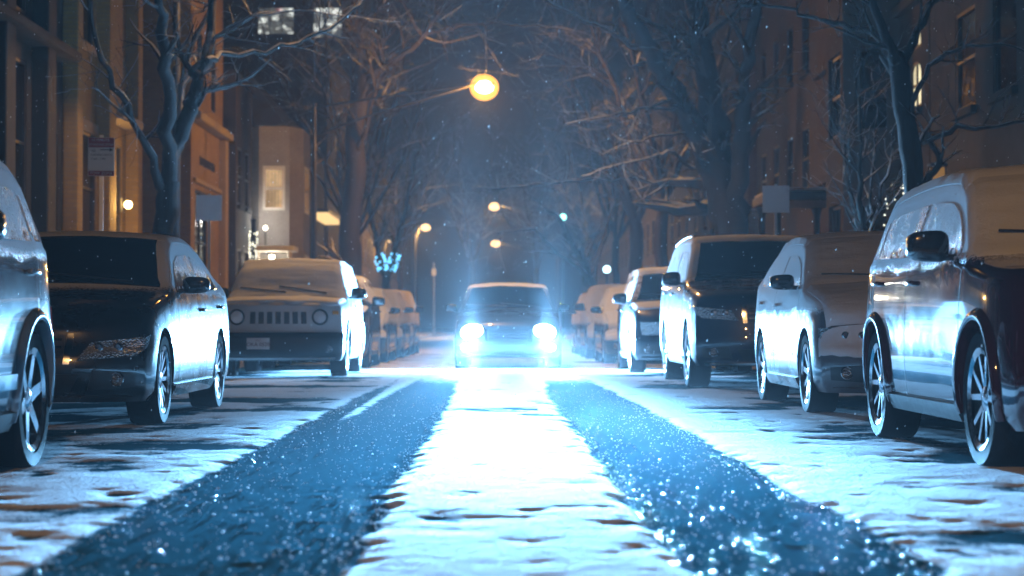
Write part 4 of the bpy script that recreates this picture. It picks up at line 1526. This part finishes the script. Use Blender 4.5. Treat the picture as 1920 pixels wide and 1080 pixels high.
mb.box((0, 0, .20), (.28, .28, .05), bev=.015); mb.box((0, 0, -.19), (.25, .25, .03), bev=.01)
mb.build("frame", M['iron'], root)
MB().tube([(0, 0, -.2), (0, 0, -2.3)], .03, 8).build("post", M['iron'], root)
root = thing("wall_lamp", "round sconce with starry orange glare on the tan brick building", "lamp", (-7.62, 40.9, 3.22))
MB().box((-.15, 0, .0), (.06, .14, .3), bev=.02).tube([(-.14, 0, -.02), (0, 0, -.08)], .015, 6).build("bracket", M['iron'], root)
MB().ball((0, 0, 0), .085).build("glow_ball", glow("sconce_globe", C(1.0, .66, .22), 26.0), root)
lamp_light("sconce_light", (.14, -.12, 0), 130, (1.0, .55, .14), .08, root)
for (px, py, d, c, lab) in ((1138, 505, 84, C(.6, .95, 1.0), "small cold white lamp on a far house beyond the crossing branches"), (1056, 407, 96, C(.3, .9, .8), "greenish lamp glinting through the far branches")):
    p = at(px, py, d)
    root = thing("far_lamp", lab, "lamp", tuple(p))
    MB().ball((0, 0, 0), .16, sub=2).build("glow_ball", glow("cold_globe", c, 6.0), root)
    MB().tube([(0, 0, -.1), (0, 0, -p.z)], .05, 8).build("post", M['iron'], root)

# ------------------------------------------------------------------ signs
def sign_post(name, label, px, py, d, w, h, face, side=1, rot=0.0):
    p = at(px, py, d)
    root = thing(name, label, "sign", (p.x, p.y, 0), rot)
    MB().box((0, .03, (p.z + h / 2 + .03) / 2), (.045, .03, p.z + h / 2 + .03)).build("post", M['steel'], root, smooth=False)
    pl = MB().box((0, 0, p.z), (w, .006, h), bev=.002).build("panel", face, root, smooth=False)
    return root, pl, p.z


sf = plain("sign_white", C(.62, .60, .56), .45, namp=.06)
red = plain("sign_red", C(.22, .015, .02), .5, namp=.05)
ink = plain("sign_ink", C(.03, .03, .03), .6)
wht = plain("sign_lettering", C(.55, .5, .48), .5)
root, pl, z = sign_post("parking_sign", "white and dark red parking sign with an arrow, on a post behind the dark saloon", 190, 294, 23.0, .30, .45, sf, rot=RAD(8))
for zc, hh in ((z + .165, .112), (z - .193, .056)):
    MB().box((0, -.005, zc), (.292, .003, hh)).build("red_band", red, pl, smooth=False)
text_mesh("lettering", "15 MINUTE", .042, wht, (-.01, -.0085, z + .193), pl)
text_mesh("lettering", "STANDING ZONE", .034, wht, (0, -.0085, z + .140), pl)
text_mesh("lettering", "USE", .038, ink, (-.095, -.0055, z + .068), pl)
text_mesh("lettering", "FLASHING LIGHTS", .030, ink, (0, -.0055, z + .022), pl)
text_mesh("lettering", "7 AM - 7 PM", .032, ink, (-.035, -.0055, z - .028), pl)
text_mesh("lettering", "TOW ZONE", .048, wht, (0, -.0085, z - .193), pl)
mb = MB().box((.05, -.0055, z + .082), (.13, .002, .010))
mb.add([(.095, -.0065, z + .105), (.095, -.0065, z + .059), (.138, -.0065, z + .082)], [(0, 1, 2)])
mb.build("arrow", ink, pl, smooth=False)
sign_post("blank_sign", "blank grey sign panel in front of the orange portal building", 392, 390, 33.0, .43, .43, plain("grey_sign", C(.42, .42, .43), .6))
sign_post("blank_sign", "blank pale sign panel crusted with snow beside the thick leaning tree", 1456, 373, 33.0, .45, .45, frosted("pale_sign", C(.5, .5, .52), .6, 0, 0, 2.0, 3.2, .5))
root = thing("slim_pole", "slim pale pole standing at the far kerb beyond the snowed-in cars", "pole", (-4.12, 131, 0))
MB().lathe([(.09, 0), (.06, .3), (.05, 4.9), (0, 4.95)], 'Z', 10).build("shaft", M['steel'], root)
MB().box((0, -.06, 4.3), (.3, .01, .45), bev=.003).build("panel", sf, root, smooth=False)

# ------------------------------------------------------------------ bare trees
def bark(name, col, snow_amt=.5):
    k = NT(name)
    v = k.pos()
    g = k.n("ShaderNodeNewGeometry")
    nz = k.sep(g.outputs["Normal"])[2]
    ridg = k.noise(k.scale(v, (9, 9, 1.6)), 3, 5, .65, .4)
    n = k.noise(v, 2.6, 4, .6)
    f = k.ramp(k.math('ADD', nz, k.math('MULTIPLY', n, .7)), 1.05 - snow_amt * .5, 1.25 - snow_amt * .5)
    k.bs(Base_Color=k.mix(f, k.mix(ridg, tuple(c * .5 for c in col[:3]) + (1,), tuple(c * 1.4 for c in col[:3]) + (1,)), C(.72, .74, .78)), Roughness=k.mixf(f, .8, .7))
    k.bump(k.math('ADD', k.math('MULTIPLY', ridg, 1.0), f), .7, .03)
    return k.m


M['bark'] = bark("bark_with_snow", C(.02, .016, .015), .42)
M['twig'] = bark("twigs_with_snow", C(.026, .021, .019), 1.0)


class Tree:
    def __init__(s, name, label, foot, seed, cat="tree", group=None):
        s.root = thing(name, label, cat, tuple(foot), 0, group)
        s.foot = Vector(foot)
        s.trunk, s.crown = MB(), MB()
        s.rng = random.Random(seed)

    def limb(s, pts, rads, n=9, into=None, kids=6, lvl=2, klen=1.4, up=.25, kr=None, jit=.04):
        """a limb along world points with wiggle, then side branches"""
        rng = s.rng
        P = [Vector(p) for p in pts]
        # subdivide with a Catmull-Rom spline
        Q, R = [], []
        for i in range(len(P) - 1):
            p0, p1, p2, p3 = P[max(i - 1, 0)], P[i], P[i + 1], P[min(i + 2, len(P) - 1)]
            m = 4
            for k in range(m):
                t = k / m
                q = .5 * ((2 * p1) + (p2 - p0) * t + (2 * p0 - 5 * p1 + 4 * p2 - p3) * t * t + (3 * p1 - p0 - 3 * p2 + p3) * t ** 3)
                r = rads[i] + (rads[i + 1] - rads[i]) * t
                if Q: q = q + Vector((rng.gauss(0, jit), rng.gauss(0, jit), rng.gauss(0, jit))) * min(1, r * 12 + .25)
                Q.append(q); R.append(r * (1 + .07 * rng.gauss(0, 1)))
        Q.append(P[-1]); R.append(rads[-1])
        (into or s.crown).tube([q - s.foot for q in Q], R, n)
        if lvl > 0:
            for k in range(kids):
                i = rng.randrange(max(1, int(len(Q) * .25)), len(Q))
                d = (Q[i] - Q[i - 1]).normalized()
                s.branch(Q[i], d, klen * rng.uniform(.5, 1.3), min(R[i] * .55, kr or 9), lvl - 1, up)

    def branch(s, p, d, length, r, lvl, up=.25):
        rng = s.rng
        side = Vector((rng.gauss(0, 1), rng.gauss(0, 1), rng.gauss(0, .8)))
        side = (side - d * side.dot(d))
        if side.length < 1e-4: return
        v = (d * rng.uniform(.3, .9) + side.normalized() * rng.uniform(.6, 1.1) + Vector((0, 0, up))).normalized()
        m = 6 if lvl > 0 else 5
        pts, rad = [p.copy()], [r]
        q = p.copy()
        for k in range(1, m + 1):
            v = (v + Vector((rng.gauss(0, .16), rng.gauss(0, .16), rng.gauss(0, .14) + up * .06))).normalized()
            q = q + v * (length / m)
            pts.append(q.copy()); rad.append(max(.0028, r * (1 - .85 * k / m)))
        s.crown.tube([a - s.foot for a in pts], rad, 5 if r > .02 else 3, cap=False)
        if lvl > 0:
            for k in range(rng.randint(3, 5)):
                i = rng.randrange(1, m)
                s.branch(pts[i], (pts[i + 1] - pts[i]).normalized(), length * rng.uniform(.35, .65), rad[i] * .6, lvl - 1, up)

    def done(s, bark=None, twig=None):
        if s.trunk.v: s.trunk.build("trunk", bark or M['bark'], s.root, angle=60)
        if s.crown.v: s.crown.build("crown", twig or M['twig'], s.root, angle=60)
        return s.root


def traced(d, pts, wob=None):
    """photo points at distance d with a drift in depth per step"""
    out = []
    for i, p in enumerate(pts):
        out.append(at(p[0], p[1], d + (p[2] if len(p) > 2 else 0)))
    return out


def wid(d, ws): return [w / 2 / F_PX * d for w in ws]


# the forked tree by the orange portal
d = 29.0
f = at(312, 701, d); f.z = 0
t = Tree("street_tree", "forked dark street tree in front of the tan and orange brick buildings", f, 3)
t.limb([f] + traced(d, [(311, 560), (310, 430), (318, 340)]), wid(d, [58, 46, 42, 40]), 14, t.trunk, 0, 0, jit=.02)
t.limb(traced(d, [(317, 350), (335, 255), (366, 172), (393, 98, .5), (404, 0, 1), (400, -60, 1)]), wid(d, [36, 30, 27, 22, 15, 10]), 10, t.trunk, 7, 3, 1.3)
t.limb(traced(d, [(388, 112), (430, 101, .4), (520, 90, .8), (600, 60, 1.2), (660, 20, 1.6), (700, -30, 2)]), wid(d, [13, 10, 8, 7, 6, 4]), 7, None, 7, 2, .9)
t.limb(traced(d, [(316, 345), (318, 240, -.5), (308, 130, -1), (298, 0, -1.4), (292, -60, -1.6)]), wid(d, [30, 26, 22, 16, 10]), 10, t.trunk, 7, 3, 1.2)
t.limb(traced(d, [(308, 360), (272, 272, -.6), (232, 180, -1), (185, 85, -1.4), (160, -20, -1.8)]), wid(d, [20, 15, 13, 10, 7]), 8, None, 8, 3, 1.1)
t.limb(traced(d, [(325, 300), (345, 160, .6), (372, 60, 1), (420, -30, 1.4)]), wid(d, [16, 13, 10, 6]), 8, None, 6, 3, 1.1)
t.limb(traced(d, [(400, 70, .8), (470, 30, 1), (560, 18, 1.4), (660, 30, 1.8), (750, 40, 2.2)]), wid(d, [7, 6, 4, 3, 2]), 5, None, 8, 2, .9)
t.done()

d = 57.0
f = at(655, 657, d); f.z = 0
t = Tree("street_tree", "thick straight street tree lit orange, just past the lamp post with the long arm", f, 5)
t.limb([f] + traced(d, [(655, 520), (658, 380), (668, 230), (684, 140)]), wid(d, [56, 42, 38, 36, 32]), 14, t.trunk, 3, 2, 1.5)
t.limb(traced(d, [(680, 165), (715, 128, -.5), (760, 100, -1), (800, 55, -1.5), (835, -10, -2)]), wid(d, [18, 14, 11, 9, 6]), 8, t.trunk, 10, 3, 1.6)
t.limb(traced(d, [(672, 200), (678, 110), (668, 40), (660, -30)]), wid(d, [24, 18, 14, 10]), 8, t.trunk, 10, 3, 1.8)
t.limb(traced(d, [(715, 128, -.5), (765, 75, -1), (845, 50, -1.6), (930, 42, -2), (1025, 50, -2.4)]), wid(d, [9, 8, 7, 6, 4]), 6, None, 14, 3, 1.7)
t.limb(traced(d, [(664, 300), (690, 230, -.6), (700, 170, -1), (690, 110, -1.4)]), wid(d, [12, 9, 8, 5]), 7, None, 8, 3, 1.5)
t.limb(traced(d, [(655, 330), (630, 240, .6), (600, 160, 1), (585, 60, 1.4)]), wid(d, [12, 9, 7, 4]), 7, None, 8, 3, 1.5)
t.done()

d = 40.0
f = at(1374, 677, d); f.z = 0
t = Tree("street_tree", "thick leaning dark tree with several stems behind the navy SUV", f, 8)
t.limb([f] + traced(d, [(1374, 540), (1366, 420), (1338, 325), (1300, 240), (1262, 170), (1222, 100), (1180, 20), (1165, -40)]), wid(d, [96, 76, 64, 54, 46, 40, 34, 26, 20]), 16, t.trunk, 8, 3, 1.5)
t.limb(traced(d, [(1362, 430), (1348, 300, .4), (1330, 170, .8), (1312, 60, 1.2), (1300, -40, 1.6)]), wid(d, [60, 54, 48, 42, 34]), 14, t.trunk, 8, 3, 1.4)
t.limb(traced(d, [(1378, 420), (1388, 300, -.4), (1392, 190, -.8), (1404, 80, -1.2), (1424, -30, -1.6)]), wid(d, [44, 34, 28, 22, 16]), 12, t.trunk, 9, 3, 1.4)
t.limb(traced(d, [(1300, 315, -.2), (1262, 286, -.6), (1235, 290, -1), (1170, 306, -1.4), (1090, 330, -1.8)]), wid(d, [9, 7, 6, 4.5, 3]), 6, None, 9, 2, 1.1)
t.limb(traced(d, [(1285, 250, -.2), (1236, 254, -.6), (1190, 265, -1), (1130, 290, -1.4)]), wid(d, [8, 6, 5, 3]), 6, None, 9, 2, 1.0)
t.limb(traced(d, [(1270, 200, -.2), (1200, 205, -.5), (1130, 220, -.9), (1060, 232, -1.2)]), wid(d, [7, 5, 4, 3]), 6, None, 9, 2, 1.0)
t.limb(traced(d, [(1312, 345, .5), (1180, 336, 2), (1060, 340, 4), (960, 350, 6), (885, 352, 8)]), wid(d, [9, 7, 5, 4, 3]), 6, None, 14, 3, 1.3)
t.limb(traced(d, [(1215, 95, .3), (1150, 60, .6), (1080, 30, 1), (1000, -20, 1.4)]), wid(d, [14, 10, 8, 5]), 7, None, 12, 3, 1.6)
t.done()

d = 24.0
f = at(1727, 720, d); f.z = 0
t = Tree("street_tree", "slender dark tree with spreading limbs in front of the brown stone house", f, 12)
t.limb([f] + traced(d, [(1727, 560), (1722, 420), (1708, 270), (1690, 150), (1682, 100)]), wid(d, [58, 46, 42, 38, 36, 30]), 12, t.trunk, 0, 0, jit=.015)
t.limb(traced(d, [(1688, 135), (1652, 75, .3), (1600, 48, .5), (1540, 32, .8), (1470, 12, 1.1), (1390, 8, 1.4)]), wid(d, [20, 13, 10, 8, 6, 4]), 7, None, 6, 2, .7)
t.limb(traced(d, [(1684, 115), (1650, 40, -.3), (1625, -40, -.6)]), wid(d, [24, 17, 12]), 8, t.trunk, 6, 3, .8)
t.limb(traced(d, [(1690, 145), (1722, 60, .3), (1765, -30, .6)]), wid(d, [22, 15, 10]), 8, t.trunk, 6, 3, .8)
t.limb(traced(d, [(1703, 230), (1735, 140, -.3), (1790, 92, -.6), (1860, 82, -.9), (1940, 92, -1.2)]), wid(d, [12, 9, 7, 6, 5]), 6, None, 6, 2, .7)
t.limb(traced(d, [(1720, 360), (1757, 318, -.2), (1768, 252, -.4), (1850, 236, -.8), (1940, 222, -1.2)]), wid(d, [16, 14, 12, 9, 7]), 7, None, 6, 2, .7)
t.limb(traced(d, [(1712, 300), (1740, 235, .2), (1765, 215, .4)]), wid(d, [9, 6, 4]), 6, None, 5, 2, .6)
t.done()

d = 27.0
f = at(1622, 708, d); f.z = 0
t = Tree("sapling", "thin sapling with a fan of fine twigs beside the slender dark tree", f, 15)
t.limb([f] + traced(d, [(1622, 520), (1620, 400), (1616, 300), (1612, 180)]), wid(d, [16, 14, 11, 8, 4]), 8, t.trunk, 14, 3, 1.0, .45)
for px in (1640, 1672, 1590): t.limb(traced(d, [(1621, 470), ((1621 + px) / 2, 400, .2), (px, 300, .4), (px + (px - 1621) * .4, 200, .6)]), wid(d, [9, 7, 5, 3]), 6, None, 8, 2, .8, .5)
t.done()

d = 74.0
f = at(1108, 646, d); f.z = 0
t = Tree("street_tree", "leaning tree with snow plastered along its pale trunk, over the far snowed-in cars", f, 18)
t.limb([f] + traced(d, [(1110, 560), (1095, 500), (1066, 450), (1045, 405), (1010, 390)]), wid(d, [22, 18, 15, 12, 9, 5]), 9, t.trunk, 9, 3, 1.8)
t.limb(traced(d, [(1112, 555), (1085, 500, -1), (1040, 468, -1.5), (1002, 432, -2), (930, 436, -2.5)]), wid(d, [11, 9, 8, 6, 3]), 7, None, 10, 3, 1.6)
t.limb(traced(d, [(1100, 520), (1130, 460, 1), (1150, 380, 1.5), (1140, 300, 2)]), wid(d, [11, 9, 7, 4]), 7, None, 10, 3, 2.0)
t.done()

d = 92.0
f = at(725, 640, d); f.z = 0
t = Tree("street_tree", "forked tree whose two stems are wound with icy fairy lights", f, 21)
t.limb([f] + traced(d, [(725, 560), (725, 515)]), wid(d, [20, 16, 15]), 9, t.trunk, 0, 0)
t.limb(traced(d, [(724, 520), (713, 495), (703, 440), (690, 350), (680, 250)]), wid(d, [12, 11, 10, 7, 4]), 8, t.trunk, 10, 3, 2.4)
t.limb(traced(d, [(726, 520), (737, 490), (750, 435), (768, 350), (790, 260)]), wid(d, [12, 11, 10, 7, 4]), 8, t.trunk, 10, 3, 2.4)
t.done()


def fairy(name, label, axis_pts, r, n, size, mat, seed):
    rng = random.Random(seed)
    root = thing(name, label, "lights", tuple(axis_pts[0]))
    bul = MB()
    for a, b in zip(axis_pts[:-1], axis_pts[1:]):
        ax = (b - a).normalized(); u = ax.orthogonal().normalized(); w = ax.cross(u)
        for k in range(n):
            t_ = rng.random(); an = rng.random() * 6.28
            c = a + (b - a) * t_ + (u * math.cos(an) + w * math.sin(an)) * r - axis_pts[0]
            bul.ball(c, size * rng.uniform(.7, 1.2), sub=1)
    o = bul.build("bulb_strand", mat, root)
    o["kind"] = "stuff"
    return root


icy = glow("icy_bulb", C(.16, .62, 1.0), 3.2)
wrm = glow("pale_bulb", C(1.0, .96, .75), 3.0)
fairy("fairy_lights", "icy white fairy lights wound round the nearer stem of the forked far tree", [at(719, 508, 92), at(709, 476, 92)], .24, 46, .045, icy, 1)
fairy("fairy_lights", "icy white fairy lights wound round the farther leaning stem of the forked tree", [at(731, 508, 92), at(742, 476, 92)], .24, 46, .045, icy, 2)
root = thing("porch_post", "dark porch post beside the white bay house", "post", tuple(Vector((at(475, 430, 59).x, 59, 0))))
MB().lathe([(.1, 0), (.1, .2), (.07, .3), (.07, 3.8), (.1, 3.9), (0, 3.95)], 'Z', 12).build("shaft", M['iron'], root)
fairy("fairy_lights", "pale fairy lights spiralling up the porch post beside the white bay house", [at(475, 490, 59), at(475, 433, 59)], .12, 70, .022, wrm, 3)


def fir(label, px, d, h, seed):
    rng = random.Random(seed)
    p = at(px, 400, d); p.z = 0.13
    root = thing("fir_tree", label, "tree", tuple(p))
    MB().tube([(0, 0, 0), (0, 0, h * .95)], [.06, .01], 8).build("trunk", M['bark'], root)
    cr, bl = MB(), MB()
    for k in range(900):
        z = h * (.12 + .86 * rng.random() ** 1.2)
        R = .62 * (1 - z / h) + .03
        an = rng.random() * 6.283
        r0 = R * rng.random() ** .5
        c = Vector((math.cos(an) * r0, math.sin(an) * r0, z - r0 * .25))
        o = Vector((math.cos(an), math.sin(an), -.35)).normalized() * .13
        s_ = Vector((-math.sin(an), math.cos(an), rng.uniform(-.3, .3))) * .03
        cr.add([c - s_, c + s_, c + o], [(0, 1, 2)])
        if k % 11 == 0: bl.ball(c + o * .8, .016, sub=1)
    cr.build("needles", plain("fir_needles", C(.02, .045, .025), .7), root, smooth=False)
    o = bl.build("fairy_lights", wrm, root); o["kind"] = "stuff"


fir("small fir strung with white fairy lights below the arched lit windows", 1681, 34.0, 3.2, 4)

# farther bare trees along both kerbs
def auto_tree(name, label, x, y, h, seed, r=.16, group="bare street trees up the street"):
    f = Vector((x, y, 0))
    t = Tree(name, label, f, seed, group=group)
    rng = t.rng
    lean = rng.uniform(-.5, .5)
    fk = Vector((x + lean * .4, y, h * .34))
    t.limb([f, Vector((x + lean * .2, y, h * .17)), fk], [r * 1.3, r, r * .9], 10, t.trunk, 0, 0)
    for k in range(5):
        a = k * 1.257 + rng.random()
        sx, sy = math.cos(a), math.sin(a)
        spread = h * rng.uniform(.18, .34)
        top = h * rng.uniform(.75, 1.05)
        t.limb([fk, fk + Vector((sx * spread * .35, sy * spread * .35, h * .18)), Vector((fk.x + sx * spread * .75, y + sy * spread * .75, top * .8)), Vector((fk.x + sx * spread, y + sy * spread, top))],
               [r * .6, r * .42, r * .25, .015], 7, t.trunk if k < 2 else None, 13, 3, h * .17, .3)
    t.done()


auto_tree("street_tree", "bare tree behind the snowed-in cars, just short of the fairy lights", -5.2, 76, 12, 31)
auto_tree("street_tree", "bare twiggy tree just behind the thick straight tree past the lamp post", -5.0, 66, 13, 41)
auto_tree("street_tree", "bare twiggy tree arching over the road behind the thick leaning tree", 4.6, 55, 12.5, 42, .2)
auto_tree("street_tree", "straight bare tree standing behind the dark crossover with the big mirror", 4.7, 64, 12, 32, .22)
auto_tree("street_tree", "bare tree on the far kerb close to the leaning pale trunk", 5.2, 86, 13, 33)
auto_tree("street_tree", "hazy bare tree near the end of the street, lamp post side", -5.4, 112, 14, 34)
auto_tree("street_tree", "hazy bare tree near the end of the street, opposite the fairy lights", 5.6, 112, 14, 35)
auto_tree("street_tree", "faintest bare tree at the far end of the street beyond all lamps", -2.0, 172, 17, 36, .3)
auto_tree("street_tree", "faint bare tree closing the far end of the street beside its twin", 3.5, 176, 17, 37, .3)

# ------------------------------------------------------------------ falling snow
def snowfall():
    rng = np.random.default_rng(5)
    n = 9000
    y = 9 + 65 * rng.random(n) ** 1.1
    half = 1 + y * .30
    x = (rng.random(n) * 2 - 1) * half
    z = .1 + rng.random(n) * (1.5 + y * .2)
    r = .0018 + .0028 * rng.random(n) ** 2
    V, Fc = [], []
    for i in range(n):
        c = (x[i], y[i], z[i]); q = r[i]; b = len(V)
        s = 1.0 + 1.5 * rng.random()
        for o in ((q, 0, 0), (-q, 0, 0), (0, q, 0), (0, -q, 0), (q * .4, 0, q * s), (0, q * .3, -q * s)):
            V.append((c[0] + o[0], c[1] + o[1], c[2] + o[2]))
        Fc += [(b, b + 2, b + 4), (b + 2, b + 1, b + 4), (b + 1, b + 3, b + 4), (b + 3, b, b + 4), (b + 2, b, b + 5), (b + 1, b + 2, b + 5), (b + 3, b + 1, b + 5), (b, b + 3, b + 5)]
    k = NT("falling_flake")
    k.t.nodes.remove(k.b)
    a = k.n("ShaderNodeBsdfDiffuse"); a.inputs[0].default_value = C(.85)
    bt = k.n("ShaderNodeBsdfTranslucent"); bt.inputs[0].default_value = C(.85)
    mx = k.n("ShaderNodeMixShader"); mx.inputs[0].default_value = .6
    k.t.links.new(a.outputs[0], mx.inputs[1]); k.t.links.new(bt.outputs[0], mx.inputs[2])
    k.t.links.new(mx.outputs[0], k.out.inputs["Surface"])
    tag(mesh_obj("falling_snow", V, Fc, k.m, None, False), kind='stuff')


snowfall()


def crumbs():
    """frozen crumbs of slush left in the wheel tracks"""
    rng = random.Random(3)
    bm = bmesh.new(); bmesh.ops.create_icosphere(bm, subdivisions=1, radius=1.0); bm.verts.index_update()
    bv = [v.co.copy() for v in bm.verts]; bf = [[v.index for v in f.verts] for f in bm.faces]; bm.free()
    V, Fc = [], []
    for k in range(6500):
        y = 4.6 + 17 * rng.random() ** 1.5
        if rng.random() < .5: x = rng.uniform(-1.36, -.40)
        else: x = rng.uniform(.50, 1.28)
        if rng.random() < .35:
            x = rng.choice((-1.32, -.44, .54, 1.22)) + rng.gauss(0, .045)
        r = .0022 + .0048 * rng.random() ** 4
        sx, sy, sz = rng.uniform(.7, 1.4), rng.uniform(.7, 1.4), rng.uniform(.5, 1.0)
        b = len(V)
        for v in bv:
            j = rng.uniform(.75, 1.2)
            V.append((x + v.x * r * sx * j, y + v.y * r * sy * j, .010 + r * .4 + v.z * r * sz * j))
        Fc += [[i + b for i in f] for f in bf]
    k = NT("slush_crumb")
    n = k.noise(k.pos(), 20, 2)
    k.bs(Base_Color=k.mix(n, C(.35, .38, .42), C(.75, .78, .82)), Roughness=.25)
    k.b.inputs["Subsurface Weight"].default_value = 0.0
    k.b.inputs["Transmission Weight"].default_value = .35
    tag(mesh_obj("slush_crumbs", V, Fc, k.m, None, True, 60), kind='stuff')


crumbs()
